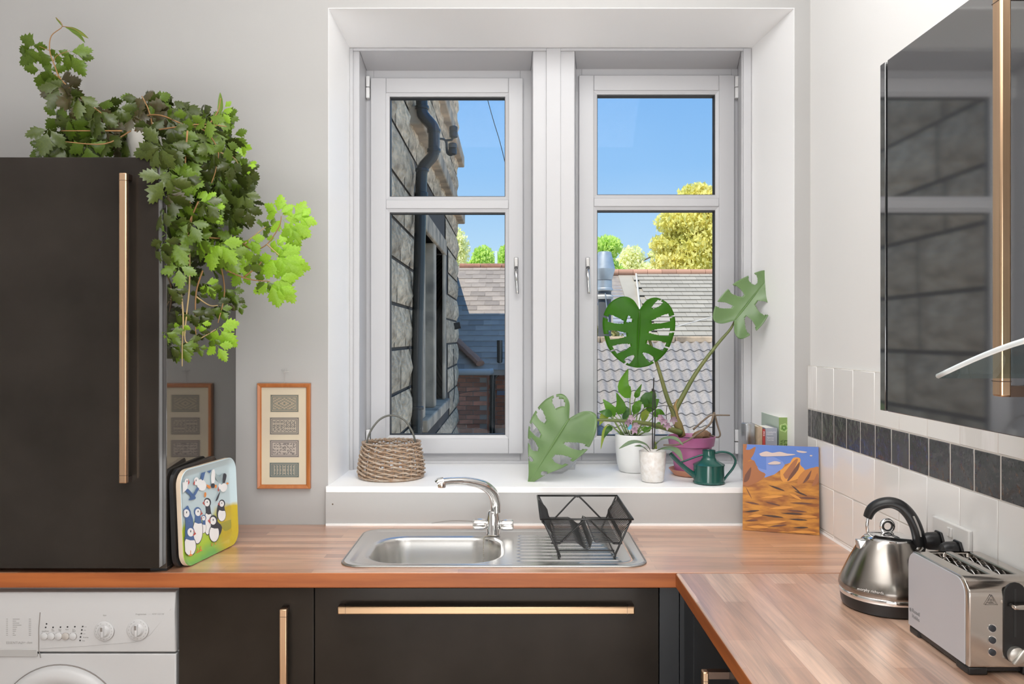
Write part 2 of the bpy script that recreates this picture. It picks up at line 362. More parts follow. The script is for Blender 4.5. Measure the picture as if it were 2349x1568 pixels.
window('window_1', (840, 1218, 162), (850, 1200, 178, 1040), (893, 1159, 220, 450), (893, 1159, 486, 998), 1184, 844, 'white framed window over the sink with transom, stone wing seen through it')
window('window_2', (1322, 1693, 158), (1328, 1685, 172, 1040), (1370, 1642, 215, 446), (1370, 1642, 481, 1000), 1348, 1690, 'white framed window behind the plants with transom, roofs seen through it')
# ---------------------------------------------------------------- tiles on the right wall
TW = mat('white_glazed_tile', (.86, .855, .84), .12, bump=(6, .12, .004), rnd=.03)
TWP = mat('streaked_white_tile', (.78, .77, .745), .15, var=(9, (.88, .87, .86), .1), stretch=(1, 3, .5))
TD = mat('black_slate_tile', (.058, .060, .064), .16, bump=(22, 1.0, .010), rnd=.2, ior=1.6)
GROUT = mat('grout', (.66, .63, .59), .9)
m = MB(); m.box((XR-.0088, .2, .9), (XR, YW, 1.473)); obj('grout', m, GROUT, wr)
def tile(name, y0, y1, z0, z1, m_, th=.0100):
    m = MB(); m.box((XR-.0041, y0, z0), (XR-th, y1, z1)); return obj(name, m, m_, wr, bevel=.0012, seg=1)
y = 2.881; ys_ = [YW-.002, y]
while y > .3: y -= .1535; ys_.append(y)
for i in range(len(ys_)-1):
    ya_, yb_ = ys_[i+1]+.0015, ys_[i]-.0015
    for k, (za, zb_) in enumerate(((.9, .914), (.917, 1.066), (1.069, 1.216), (1.319, 1.471))):
        tile('tile', ya_, yb_, za, zb_, TWP if (i*3+k) % 7 == 3 and k == 3 else TW)
y = 2.935; ys_ = [YW-.002, y]
while y > .3: y -= .1035; ys_.append(y)
for i in range(len(ys_)-1):
    tile('dark_tile', ys_[i+1]+.0028, ys_[i]-.0028, 1.2195, 1.3155, TD, .0102)
m = MB(); m.hexa([(XR-.012, .2, .9), (XR-.009, .2, .9), (XR-.009, YW, .9), (XR-.012, YW, .9), (XR-.010, .2, .908), (XR-.009, .2, .912), (XR-.009, YW, .912), (XR-.010, YW, .908)]); obj('sealant', m, WHITE, wr)

# ================================================================ OUTSIDE
STONE = mat('rough_sandstone', (.90, .68, .46), .9, bump=(11, .9, .04), var=(5, (.46, .32, .20), .16), rnd=.22)
STONES = mat('dressed_sandstone', (.74, .56, .39), .9, bump=(9, .4, .02), var=(3, (.22, .18, .14)))
m = MB(); m.box((-60, 3.75, -3.2), (60, 140, -3.0)); tag(obj('ground', m, mat('pale_bounce_ground', (.58, .54, .48), .95, var=(.6, (.50, .46, .40)))), kind='structure')  # unseen ground, made pale to bounce sunlight onto wing and soffit
wing = thing('stone_building', (-.85, 3.75, -3), 'rough sandstone tenement wing with black downpipe outside the left window', 'building')
XS = -.87
wy0, wy1, wz0, wz1 = 8.0, 10.3, .80, 2.62
m = MB()
m.box((-5, 3.75, -3), (XS, wy0, 6.05)); m.box((-5, wy1, -3), (XS, 12.9, 6.05)); m.box((-5, wy0, -3), (XS, wy1, wz0-.1)); m.box((-5, wy0, wz1), (XS, wy1, 6.05)); m.box((-5, wy0, wz0-.1), (XS-.3, wy1, wz1))
m.box((-5, 12.9, -3), (-1.05, 17, 2.75))  # unseen block, added to cast shade on the outbuilding roof
obj('wall', m, mat('lime_mortar', (.10, .08, .065), .95), wing)
vars_ = []
rs = random.Random(3)
for k in range(5):
    nx, nz = 5, 4; m = MB(); vs = []; fs = []
    for i in range(nx+1):
        for j in range(nz+1):
            e = i in (0, nx) or j in (0, nz)
            vs.append(((0.012 if e else rs.uniform(.02, .05)), i/nx, j/nz))
    for i in range(nx):
        for j in range(nz): a = i*(nz+1)+j; fs.append((a, a+nz+1, a+nz+2, a+1))
    m.add(vs, fs); b0 = len(m.v)
    o = obj('stone', m, STONE, wing, local=True, sm=True, fix=False); vars_.append(o)
first = set()
row = 0; z = -.15
while z < 5.6:
    hgt = rs.choice((.29, .33, .36)); yy = 3.78 + (rs.random()*.4)
    while yy < 12.88:
        ln = rs.uniform(.5, .85); y1_ = min(yy+ln, 12.9)
        if 12.9-y1_ < .25: y1_ = 12.9
        hit = (yy < wy1+.25 and y1_ > wy0-.22 and z+hgt > wz0-.12 and z < wz1+.2)
        if not hit:
            k = rs.randrange(5)
            o = vars_[k] if k not in first else dup(vars_[k]); first.add(k)
            o.parent = wing; o.location = (XS+.85, yy+.013-3.75, z+.013+3); o.scale = (1, y1_-yy-.026, hgt-.026)
        yy = y1_
    z += hgt
for nm, a, b in (('window_jamb', (XS-.25, wy1, wz0), (XS+.03, wy1+.23, wz1)), ('window_jamb', (XS-.25, wy0-.2, wz0), (XS+.03, wy0, wz1)), ('window_mullion', (XS-.22, 9.1, wz0), (XS+.015, 9.32, wz1)),
                 ('window_lintel', (XS-.25, wy0-.22, wz1), (XS+.035, wy1+.25, wz1+.19)), ('window_sill', (XS-.25, wy0-.24, wz0-.12), (XS+.08, wy1+.25, wz0)),
                 ('string_course', (XS-.1, 6.9, 3.36), (XS+.13, 12.98, 3.52)), ('upper_string_course', (XS-.1, 5.5, 4.25), (XS+.12, 12.98, 4.42))):
    m = MB(); m.box(a, b); obj(nm, m, STONES, wing, bevel=.015)
m = MB(); m.box((XS-.24, wy0, wz0), (XS-.2, 9.1, wz1)); m.box((XS-.24, 9.32, wz0), (XS-.2, wy1, wz1)); obj('window_pane', m, mat('dark_pane', (.03, .035, .04), .08), wing)
m = MB(); m.box((XS-.2, wy0, wz0), (XS-.14, wy0+.09, wz1)); m.box((XS-.2, 9.32, wz0), (XS-.14, 9.4, wz1)); obj('window_frame', m, mat('cream_frame', (.55, .43, .30), .6), wing)
m = MB(); m.box((XS+.03, 3.77, -.2), (XS-.01, 4.0, 5.8)); 
PIPE = mat('black_cast_iron', (.022, .024, .024), .22, ior=1.6)
py, px = 6.9, -.79
m = MB()
m.tube(smooth([P(955, 1100, py), P(957, 800, py), P(962, 600, py), P(966, 420, py)], 3)+smooth([P(967, 400, py), P(972, 382, py), P(992, 358, py), P(995, 340, py), P(995, 305, py), P(992, 290, py), P(974, 268, py), P(968, 252, py), P(967, 180, py)], 5), .049, 14)
obj('downpipe', m, PIPE, wing, sm=50)
for (u, v, h) in ((966, 448, 14), (995, 345, 9), (995, 300, 9), (968, 247, 9), (960, 488, 8), (968, 390, 8), (956, 935, 8)):
    m = MB(); c = P(u, v, py); m.lathe([(.058, -h*.0018), (.058, h*.0018)], c, 16, capt=True); obj('pipe_collar', m, PIPE, wing, bevel=.006)
yi = 8.2
m = MB(); m.tube(smooth([P(1002, 318, yi), P(1022, 322, yi), P(1026, 350, yi), P(1036, 355, yi), P(1038, 345, yi)], 4), .012, 6); m.tube(smooth([P(1022, 322, yi), P(1036, 320, yi), P(1040, 312, yi)], 4), .012, 6); obj('insulator_bracket', m, PIPE, wing, sm=True)
for (u, v) in ((1040, 303), (1038, 342)):
    m = MB(); m.lathe([(.02, -.06), (.042, -.05), (.042, .0), (.034, .005), (.042, .012), (.042, .05), (.03, .06)], P(u, v, yi), 18, capt=True); obj('insulator', m, PIPE, wing, sm=40)
yc_ = 12.0
m = MB(); m.box(P(1030, 742, yc_), P(1041, 756, yc_+.1)); m.tube([P(1038, 749, yc_), P(1056, 745, yc_)], .05, 12); obj('security_camera', m, BLK, wing, sm=40)
m = MB(); m.tube(smooth([P(1022, 1000, 11.5), P(1035, 940, 11.5), P(1042, 900, 11.6), P(1040, 800, 11.6)], 5), .006, 4); obj('hanging_cable', m, BLK, wing)

def roofplane(y0, z0, t):
    def f(u, v):
        k = (v-HV)/F; y = (CH-z0+t*y0)/(t+k); return P(u, v, y)
    return f
def place_tiles(parent, name, mesh_o, x0, x1, y0, z0, t, ny, gauge, wdt, mats=None, jit=.004, stag=.5, keep=None, rz=0):
    """rows of overlapping roof pieces up a slope that starts at y0,z0 and rises t per metre"""
    c = 1/math.sqrt(1+t*t); ang = math.atan(t); used_ = False; org = ORG[parent.name]
    for r_ in range(ny):
        x = x0+(stag*wdt if r_ % 2 else 0)
        while x < x1:
            p = Vector((x, y0+r_*gauge*c, z0+r_*gauge*c*t))
            if keep is None or keep(x+wdt/2, r_):
                o = mesh_o if not used_ else mesh_o.copy()
                if used_: COL.objects.link(o)
                used_ = True
                o.location = p-org+Vector((0, 0, random.uniform(0, jit))); o.rotation_euler = (ang, 0, random.uniform(-.012, .012)*jit/.004)
            x += wdt
def slate(parent, name, w, l, th, m_, lift=.012):
    m = MB(); g = .003
    m.hexa([(g, 0, lift), (w-g, 0, lift), (w-g, l, 0), (g, l, 0), (g, 0, lift+th), (w-g, 0, lift+th), (w-g, l, th), (g, l, th)])
    return obj(name, m, m_, parent, local=True)
SLATE = mat('blue_grey_slate', (.38, .32, .26), .55, var=(5, (.26, .22, .19), .2), rnd=.22)
TERRA = mat('terracotta_ridge', (.42, .20, .12), .85, var=(14, (.28, .14, .10)), rnd=.12)
MORT = mat('brick_mortar', (.42, .38, .34), .95)
BRICK = mat('dark_red_brick', (.75, .30, .19), .85, var=(10, (.50, .22, .14)), rnd=.35)
# --- brick outbuilding seen low in the left window
bo = thing('brick_outbuilding', (-1, 13.4, -3), 'dark red brick outbuilding with slate roof behind the stone wing', 'building')
yb1, yb2 = 13.4, 14.1
xb = X(1117, yb1)
m = MB(); m.box((-1.04, yb1+.03, -3), (xb, 19, 1.02)); m.box((xb, yb2+.03, -3), (.9, 19, 1.0)); obj('wall', m, MORT, bo)
bm_ = MB(); bm_.box((.004, 0, .004), (.219, .03, .069)); b0 = obj('brick', bm_, BRICK, bo, local=True); b0.location = (0, 0, 0); used_b = False
def lay(parent, proto, x0, x1, z0, z1, y, used, pitch=(.225, .075)):
    r_ = 0; z = z0; org = ORG[parent.name]
    while z < z1:
        x = x0-(pitch[0]/2 if r_ % 2 else 0)
        while x < x1-.05:
            o = proto if not used else proto.copy()
            if used: COL.objects.link(o)
            used = True; o.location = Vector((x, y+random.uniform(-.003, .003), z))-org; x += pitch[0]
        z += pitch[1]; r_ += 1
lay(bo, b0, xb-4*.225, xb-.11, .02, .96, yb1, False); lay(bo, b0, xb+.03, xb+1.1, .02, .93, yb2, True)
m = MB(); m.box((xb-.001, yb1+.03, -3), (xb+.012, yb2+.03, .98)); obj('return_wall', m, BRICK, bo)
ty = .62
sl = slate(bo, 'slate', .27, .3, .008, SLATE)
place_tiles(bo, 'slate', sl, -1.04, .62, 13.25, 1.04, ty, 21, .175, .27, stag=.5)
m = MB(); c_ = 1/math.sqrt(1+ty*ty); L_ = 21*.175*c_
m.hexa([(-3.5, 13.25, 0.97), (.9, 13.25, 0.97), (.9, 13.25+L_, .98+L_*ty), (-3.5, 13.25+L_, .98+L_*ty), (-3.5, 13.25, 1.055), (.9, 13.25, 1.055), (.9, 13.25+L_, 1.055+L_*ty), (-3.5, 13.25+L_, 1.055+L_*ty)]); obj('roof_deck', m, SLATE, bo)
rpL = roofplane(13.25, 1.04, ty)
for i in range(5):
    a = Vector((-1.04+i*.42, 13.25+L_, 1.04+L_*ty)); m = MB(); m.tube([a, a+Vector((.41, .0, -.0))], .07, 10); obj('ridge_tile', m, TERRA, bo, sm=40)
hp = [rpL(1030+i*18, 772+i*18*.95, ) for i in range(6)]
for i in range(4):
    a, b = hp[i], hp[i+1]; m = MB(); m.tube([a+Vector((0, -.05, .06)), b+Vector((0, -.05, .05))], .085, 8, flat=.6); obj('hip_tile', m, TERRA, bo, sm=40)
m = MB(); m.tube([P(990, 853, 13.15), P(1122, 853, 13.15), P(1150, 846, 13.7), P(1225, 846, 13.7)], .052, 12); obj('gutter', m, mat('grey_gutter', (.42, .43, .43), .5), bo, sm=40)
m = MB(); m.tube(smooth([P(1146, 780, 13.45), P(1146, 838, 13.45), P(1141, 855, 13.45), P(1131, 866, 13.33), P(1130, 880, 13.33), P(1129, 1080, 13.33)], 4), .047, 12); obj('drain_pipe', m, PIPE, bo, sm=50)
m = MB(); m.box(P(1140, 896, 14.0), P(1160, 905, 14.09)); obj('street_sign', m, mat('sign_blue', (.25, .35, .55), .6), bo)
m = MB(); m.tube(smooth([P(1040, 905, 13.3), P(1090, 896, 13.3), P(1170, 893, 13.4)], 5), .005, 4); obj('cable', m, mat('brown_cable', (.2, .13, .1), .7), bo)
# --- near interlocking-tile roof low in the right window
NT = mat('grey_pantile', (.34, .31, .29), .75, var=(30, (.25, .23, .215), .16), rnd=.10)
gr = thing('garage_roof', (.5, 12, -3), 'grey wavy pantile roof with stone coping low in the right window', 'building')
m = MB(); nx = 12; wv = .30; ln = .33
for i in range(nx+1):
    x = i/nx*wv; h = .020*math.sin(4*math.pi*i/nx)
    m.v += [(x, 0, h+.02), (x, ln, h), (x, 0, h-.01)]
for i in range(nx):
    a = i*3; m.f += [(a, a+3, a+4, a+1), (a+2, a+5, a+3, a)]; m.m += [0, 0]
nt_o = obj('pantile', m, NT, gr, local=True, sm=40, fix=False)
place_tiles(gr, 'pantile', nt_o, .9, 5.4, 11.4, .16, .60, 9, .29, .30, stag=0, jit=.002)
L2 = 9*.29/math.sqrt(1.36)
m = MB(); m.hexa([(.3, 11.4, -3), (6, 11.4, -3), (6, 11.4+L2, -3), (.3, 11.4+L2, -3), (.3, 11.4, .11), (6, 11.4, .11), (6, 11.4+L2, .11+L2*.6), (.3, 11.4+L2, .11+L2*.6)]); obj('wall', m, MORT, gr)
zz = .16+L2*.6
for i in range(7):
    m = MB(); m.box((.85+i*.62, 11.4+L2-.02, zz-.02), (.85+i*.62+.61, 11.4+L2+.28, zz+.09)); obj('coping_stone', m, STONES, gr, bevel=.02)
# --- mid brick building with tiled roof
mb_ = thing('tiled_house', (2, 22, -3), 'orange brick house with grey tiled roof and terracotta ridge in the right window', 'building')
tz = .50
GT = mat('grey_roof_tile', (.42, .38, .31), .85, var=(1.5, (.35, .31, .25), .2), rnd=.08)
gt = slate(mb_, 'roof_tile', .33, .34, .02, GT, .03)
n_r = 16
place_tiles(mb_, 'roof_tile', gt, X(1474, 24), X(1474, 24)+17*.33, 22, 1.46, tz, n_r, .30, .33, jit=.002, stag=.5)
L3 = n_r*.30/math.sqrt(1+tz*tz)
m = MB(); m.hexa([(X(1465, 22), 22, 1.36), (11, 22, 1.36), (11, 22+L3, 1.36+L3*tz), (X(1465, 22), 22+L3, 1.36+L3*tz), (X(1465, 22), 22, 1.45), (11, 22, 1.45), (11, 22+L3, 1.45+L3*tz), (X(1465, 22), 22+L3, 1.45+L3*tz)]); obj('roof_deck', m, GT, mb_)
m = MB(); m.hexa([(X(1380, 22), 22.1, 1.30), (X(1470, 22), 22.1, 1.30), (X(1462, 27), 22+L3, 1.36+L3*tz), (X(1380, 22), 22+L3, 1.3+L3*tz), (X(1380, 22), 22.1, 1.42), (X(1470, 22), 22.1, 1.42), (X(1462, 27), 22+L3, 1.43+L3*tz), (X(1380, 22), 22+L3, 1.43+L3*tz)])
obj('slate_roof_deck', m, SLATE, mb_)
gs = slate(mb_, 'slate', .34, .30, .012, mat('pale_blue_slate', (.36, .36, .37), .5, var=(3, (.26, .27, .29), .2), rnd=.25), .02)
place_tiles(mb_, 'slate', gs, X(1372, 22), X(1462, 22)-.02, 22.1, 1.43, tz, 19, .25, .34, jit=.006)
m = MB(); m.tube([Vector((X(1474, 22.1), 22.0, 1.52)), Vector((X(1462, 26), 22+L3, 1.50+L3*tz))], .03, 6); obj('roof_verge', m, mat('pale_mortar', (.6, .57, .5), .9), mb_)
for i in range(18):
    a = Vector((X(1388, 26)+i*.46, 22+L3, 1.50+L3*tz)); m = MB(); m.tube([a, a+Vector((.45, 0, 0))], .11, 10); obj('ridge_tile', m, mat('orange_ridge', (.55, .30, .20), .85, rnd=.15), mb_, sm=40)
BR2 = mat('orange_brick', (.50, .27, .17), .9, var=(8, (.40, .24, .18)), rnd=.35)
wy = 22.35
m = MB(); m.box((X(1400, 22), wy+.03, -3), (11, 27, 1.35)); obj('wall', m, mat('pale_brick_mortar', (.52, .45, .38), .95), mb_)
b2 = obj('brick', bm_, BR2, mb_, local=True); b2.scale = (1.33, 1, 1.4)
lay(mb_, b2, X(1515, wy), X(1648, wy), .60, 1.18, wy, False, (.30, .105))
m = MB(); m.box((X(1400, 22), 21.85, 1.30), (11, 21.98, 1.42)); obj('gutter', m, mat('white_gutter', (.75, .73, .68), .6), mb_)
m = MB(); m.box((X(1400, 22), 22.2, 1.18), (11, wy+.02, 1.28)); obj('fascia', m, mat('pale_fascia', (.66, .64, .6), .7), mb_)
m = MB(); m.box(P(1560, 812, wy-.05), P(1720, 822, wy+.01)); obj('lintel', m, mat('pale_lintel', (.7, .67, .62), .8), mb_)
m = MB(); m.box(P(1578, 822, wy-.01), P(1720, 860, wy+.02)); obj('window_pane', m, mat('dusky_pane', (.2, .25, .28), .15), mb_)
m = MB(); m.tube([P(1548, 750, 21.5), P(1700, 708, 21.0)], .012, 4); tag(obj('overhead_wire', m, mat('pale_wire', (.6, .58, .55), .7)), 'pale wire crossing in front of the tiled roof', 'wire')
m = MB(); m.tube(smooth([P(1112, 205, 14), P(1130, 270, 14), P(1148, 330, 14), P(1165, 400, 14)], 4), .006, 4); tag(obj('phone_wire', m, BLK), 'thin dark wire against blue sky in the left window', 'wire')
# beige wall + vent cowl
m = MB(); m.box(P(1340, 700, 20.8), P(1402, 900, 21.2)); tag(obj('rendered_wall', m, mat('cream_render', (.58, .52, .42), .9)), 'cream rendered wall below the metal vent cowl', 'wall')
vt = thing('vent_cowl', P(1385, 700, 18), 'galvanised metal vent cowl rising at the left edge of the right window', 'vent')
GALV = mat('galvanised_metal', (.62, .66, .68), .45, metal=.6, var=(6, (.5, .53, .55)))
s18 = 18/F
def vz(v): return Z(v, 18)-Z(700, 18)
cv = P(1387, 700, 18)
m = MB(); m.lathe([(r_*s18, vz(v)) for r_, v in ((17, 642), (24, 617), (23.9, 616), (15, 578), (11, 577))], cv, 28, capt=True); obj('cowl', m, GALV, vt, sm=40)
m = MB(); m.lathe([(r_*s18, vz(v)) for r_, v in ((16, 668), (19, 666), (19, 662), (17, 660), (17, 643))], cv, 28, capt=True); obj('collar', m, GALV, vt, sm=40)
m = MB(); m.lathe([(r_*s18, vz(v)) for r_, v in ((15, 1100), (15, 668))], cv, 28, capt=True); obj('flue', m, mat('dark_flue', (.12, .12, .12), .6), vt, sm=40)
m = MB(); m.lathe([(r_*s18, vz(v)) for r_, v in ((19, 686), (20, 680), (17, 676))], cv, 28, capt=True); obj('flashing', m, mat('pale_flashing', (.6, .57, .52), .8), vt, sm=40)
m = MB(); m.tube([P(1388, 672, 17.8), P(1398, 760, 17.8)], .012, 5); obj('stay_rod', m, GALV, vt)
# --- trees
def leafcloud(m, blobs, n, s, rs, y):
    for (u, v, ru, rv, wgt) in blobs:
        c = P(u, v, y); k = y/F
        for _ in range(int(n*wgt)):
            while True:
                d = Vector((rs.uniform(-1, 1), rs.uniform(-1, 1), rs.uniform(-1, 1)))
                if d.length < 1: break
            d = d*(.35+.85*d.length**2)
            p = c+Vector((d.x*ru*k, d.y*ru*k*.8, d.z*rv*k)); q = Euler((rs.uniform(0, 6), rs.uniform(0, 6), rs.uniform(0, 6))).to_matrix()
            ss = s*rs.uniform(.6, 1.3)
            m.add([p+q @ Vector(a) for a in ((-ss, 0, 0), (0, -ss*.5, 0), (ss, 0, 0), (0, ss*.5, 0))], [(0, 1, 2, 3)])
def tree(name, y, blobs, n, s, m_, trunk, label, seed):
    t = thing(name, P(trunk[0][0], HV+4.573*F/y, y), label, 'tree', 'trees beyond the roofs'); rs = random.Random(seed)
    m = MB(); leafcloud(m, blobs, n, s, rs, y); o = obj('foliage', m, m_, t, fix=False); o['kind'] = 'stuff'
    m = MB(); trunk = [(trunk[0][0], HV+4.573*F/y)]+list(trunk); pts = smooth([P(u, v, y) for u, v in trunk], 4); m.tube(pts, lerps([.35, .1], len(pts)), 8)
    for (u, v, ru, rv, _) in blobs:
        a = P(trunk[-1][0], max(trunk[-1][1], v+rv*.5), y); m.tube([a, P(u, v, y)], .05, 5)
    obj('trunk', m, mat('bark', (.16, .12, .09), .9), t, sm=True)
TL1 = mat('sunlit_yellow_foliage', (.98, .90, .38), .8, transl=.4, var=(.6, (.85, .82, .26)))
TL2 = mat('sunlit_green_foliage', (.75, .92, .28), .8, transl=.4, var=(.6, (.62, .82, .2)))
TL3 = mat('pale_foliage', (.98, .98, .66), .8, transl=.4)
tree('broad_tree', 45, [(1600, 450, 40, 25, .6), (1640, 500, 70, 50, 1.2), (1560, 510, 50, 28, .8), (1620, 570, 75, 50, 1.6), (1540, 600, 40, 22, .5), (1530, 560, 34, 22, .4), (1680, 560, 60, 60, 1), (1590, 610, 60, 30, 1)], 3200, .15, TL1, [(1605, 760), (1600, 640), (1612, 520)], 'large yellow green tree above the tiled roof in the right window', 5)
tree('slender_tree', 50, [(1390, 565, 32, 22, .7), (1378, 600, 35, 30, .6), (1412, 625, 22, 20, .3)], 2400, .14, TL2, [(1385, 760), (1388, 600)], 'bright green tree behind the metal vent cowl', 6)
tree('pale_tree', 55, [(1450, 590, 26, 24, .6), (1430, 620, 30, 25, .6), (1475, 620, 32, 20, .6), (1505, 625, 40, 16, .5), (1500, 585, 12, 8, .1)], 2000, .14, TL3, [(1455, 760), (1452, 610)], 'pale feathery tree between the vent and the large tree', 7)
tree('round_tree', 45, [(1108, 600, 24, 32, 1), (1092, 618, 22, 20, .5)], 2400, .12, TL2, [(1106, 760), (1106, 610)], 'bright green round tree above the slate roof ridge', 8)
tree('half_hidden_tree', 48, [(1165, 600, 24, 34, 1)], 2200, .12, TL2, [(1165, 760), (1165, 610)], 'green tree cut off by the right edge of the left window', 9)
tree('pale_birch', 48, [(1052, 575, 22, 40, 1), (1035, 560, 25, 45, 1)], 1700, .12, TL3, [(1048, 760), (1048, 590)], 'pale yellow tree just right of the stone wing', 10)
m = MB(); leafcloud(m, [(1400, 800, 40, 34, 1), (1450, 815, 40, 26, 1), (1390, 770, 25, 20, .4)], 900, .09, random.Random(4), 19); 
tag(obj('garden_bush', m, mat('dry_bush', (.45, .42, .18), .8, transl=.2), fix=False, loc=P(1410, 900, 19)), 'pale green bush behind the stone coping', 'bush', kind='stuff')
gb = bpy.data.objects['garden_bush']
m = MB(); m.box(P(1135, 575, 40), P(1141, HV+4.573*F/40, 40.2)); tag(obj('pale_mast', m, mat('pale_mast', (.7, .8, .9), .6)), 'pale thin mast between two green trees', 'mast')
m = MB(); m.prism([(X(1128, 30), Z(640, 30)), (X(1162, 30), Z(612, 30)), (X(1240, 30), Z(560, 30)), (X(1240, 30), -3), (X(1128, 30), -3)], 30, 33); tag(obj('distant_gable', m, mat('grey_gable', (.16, .15, .15), .8)), 'dark grey gable end right of the slate roof ridge', 'building')
# ================================================================ KITCHEN FITTINGS
ZW = .9; YF = 2.36; XF = .468; ZB = .856
YD = YF+.022      # door plane under the long run
XDR = XF+.030     # door plane under the right run
# worktops (a hole for the bowl)
m = MB()
sx0, sx1, sy0, sy1 = -.465, -.02, 2.445, 2.80
def slabs(a0, b0, a1, b1): m.box((a0, b0, ZB), (a1, b1, ZW))
XWL = -2.3
xs = [XWL, sx0, sx1, XR-.0005]; ys2 = [YF, sy0, sy1, YW-.0005]
vid = {}
for zi, z in enumerate((ZB, ZW)):
    for i, x in enumerate(xs):
        for j, y in enumerate(ys2): vid[(i, j, zi)] = len(m.v); m.v.append((x, y, z))
def q(*k): m.f.append(tuple(vid[a] for a in k)); m.m.append(0)
for i in range(3):
    for j in range(3):
        if (i, j) == (1, 1): continue
        q((i, j, 1), (i+1, j, 1), (i+1, j+1, 1), (i, j+1, 1)); q((i, j, 0), (i, j+1, 0), (i+1, j+1, 0), (i+1, j, 0))
for i in range(3): q((i, 0, 0), (i+1, 0, 0), (i+1, 0, 1), (i, 0, 1)); q((i, 3, 0), (i, 3, 1), (i+1, 3, 1), (i+1, 3, 0))
for j in range(3): q((0, j, 0), (0, j, 1), (0, j+1, 1), (0, j+1, 0)); q((3, j, 0), (3, j+1, 0), (3, j+1, 1), (3, j, 1))
q((1, 1, 0), (1, 1, 1), (2, 1, 1), (2, 1, 0)); q((1, 2, 0), (2, 2, 0), (2, 2, 1), (1, 2, 1)); q((1, 1, 0), (1, 2, 0), (1, 2, 1), (1, 1, 1)); q((2, 1, 0), (2, 1, 1), (2, 2, 1), (2, 2, 0))
m.m = [1 if len({round(m.v[k][1], 4) for k in f}) == 1 and m.v[f[0]][1] < YF+.01 else 0 for f in m.f]
o = obj('worktop', m, [WTOP, WEDGE], bevel=.003); tag(o, 'long wooden block worktop holding the sink under the window', 'worktop')
m = MB(); m.box((XF, .15, ZB), (XR-.0005, YF-.0008, ZW)); m.m = [1 if len({round(m.v[k][0], 4) for k in f}) == 1 else 0 for f in m.f]; o = obj('worktop', m, [WTOPY, WEDGE], bevel=.006, seg=3); tag(o, 'wooden worktop along the tiled right wall holding kettle and toaster', 'worktop')
# ---------------------------------------------------------------- handles
def bar_handle(parent, a, b, out, w=.014, h=.028, dep=.036, name='handle', flat=False):
    """square-ended bar from a to b standing off a door; out = unit vector away from the door. a,b lie on the door plane."""
    a, b, out = Vector(a), Vector(b), Vector(out); d = (b-a).normalized(); s = d.cross(out)
    def bx_(p0, p1, o0, o1, wd, m):
        p = []
        for oo in (o0, o1):
            for pp, ss in ((p0, -1), (p1, -1), (p1, 1), (p0, 1)): p.append(pp+out*oo+s*ss*wd/2)
        m.hexa(p)
    m = MB(); bx_(a, b, dep-w, dep, h, m); hd = obj(name, m, BRONZEH if flat else BRONZE, parent, bevel=.003, seg=2)
    for t0, t1 in ((a, a+d*.016), (b-d*.016, b)):
        m = MB(); bx_(t0, t1, 0, dep-w+.001, h*.9, m); obj('standoff', m, BROWNM, hd)
    for c in (a+d*.022, b-d*.022):
        m = MB(); bx_(c, c+d*.0012, dep-w, dep+.0003, h*1.01, m); obj('joint', m, BROWNM, hd)
    return hd
# ---------------------------------------------------------------- tall cupboard on the worktop, left
lc = thing('wall_cupboard', (-1.6, 2.66, ZW), 'tall glossy black cupboard standing on the worktop with long bronze handle', 'cupboard')
xc = -.995; zt_ = Z(360, 2.36)+.002
m = MB(); m.box((-2.25, 2.375, .908), (xc, YW-.001, zt_)); obj('carcass', m, BLACKS, lc, bevel=.001)
m = MB(); m.box((-2.25, 2.352, .915), (X(365, 2.352), 2.3735, zt_-.004)); dr = obj('door', m, BLACKD, lc, bevel=.002)
m = MB(); m.box((-1.6, 2.39, .9), (-1.56, 2.43, .908)); m.box((xc-.05, 2.38, .9), (xc-.002, 2.42, .908)); m.box((xc-.05, 2.88, .9), (xc-.002, 2.92, .908)); obj('foot', m, BLK, lc)
m = MB(); m.box((X(362, 2.352)-.001, 2.3535, .917), (X(365.5, 2.352), 2.3733, zt_-.006)); obj('door_edge', m, mat('gloss_edge', (.20, .20, .20), .1), dr)
a = P(302, 1117, 2.352); b = P(302, 398, 2.352)
bar_handle(dr, (X(296, 2.352), 2.352, Z(1103, 2.352)), (X(296, 2.352), 2.352, Z(402, 2.352)), (0, -1, 0), w=.016, h=.0215, dep=.04)
m = MB(); m.box((-1.6, 2.5, zt_), (-1.3, 2.9, zt_+.001))
# ---------------------------------------------------------------- base units
yd = YD
def base(name, label, u0, u1, dlabel=None):
    t = thing(name, (X((u0+u1)/2, yd), yd, .0), label, 'cabinet')
    m = MB(); m.box((X(u0, yd)+.001, yd+.020, .10), (X(u1, yd)-.001, YW-.05, ZB-.012)) if name != 'sink_cabinet' else m.box((X(u0, yd)+.001, yd+.020, .10), (X(u1, yd)-.001, yd+.036, ZB-.012)); obj('carcass', m, BLACKP, t)
    m = MB(); m.box((X(u0, yd)+.0015, yd, .13), (X(u1, yd)-.0015, yd+.019, ZB-.006)); d = obj('door', m, BLACKD, t, bevel=.0015)
    m = MB(); m.box((X(u0, yd)+.001, yd+.06, 0), (X(u1, yd)-.001, yd+.075, .1)); obj('plinth', m, BLACKP, t)
    return t, d
t1, d1 = base('base_cabinet', 'narrow black cabinet between washing machine and sink unit, vertical bronze handle', 409, 721)
bar_handle(d1, (X(657, yd), yd, .45), (X(657, yd), yd, Z(1388, yd)), (0, -1, 0), w=.014, h=.0215)
t2, d2 = base('sink_cabinet', 'wide black cabinet under the sink with long horizontal bronze handle', 721, 1512)
bar_handle(d2, (X(780, yd), yd, Z(1391, yd)), (X(1452, yd), yd, Z(1391, yd)), (0, -1, 0), w=.014, h=.0215, flat=True)
cf = thing('corner_cabinet', (X(1540, yd), yd, 0), 'black corner filler panels right of the wide sink cabinet', 'cabinet')
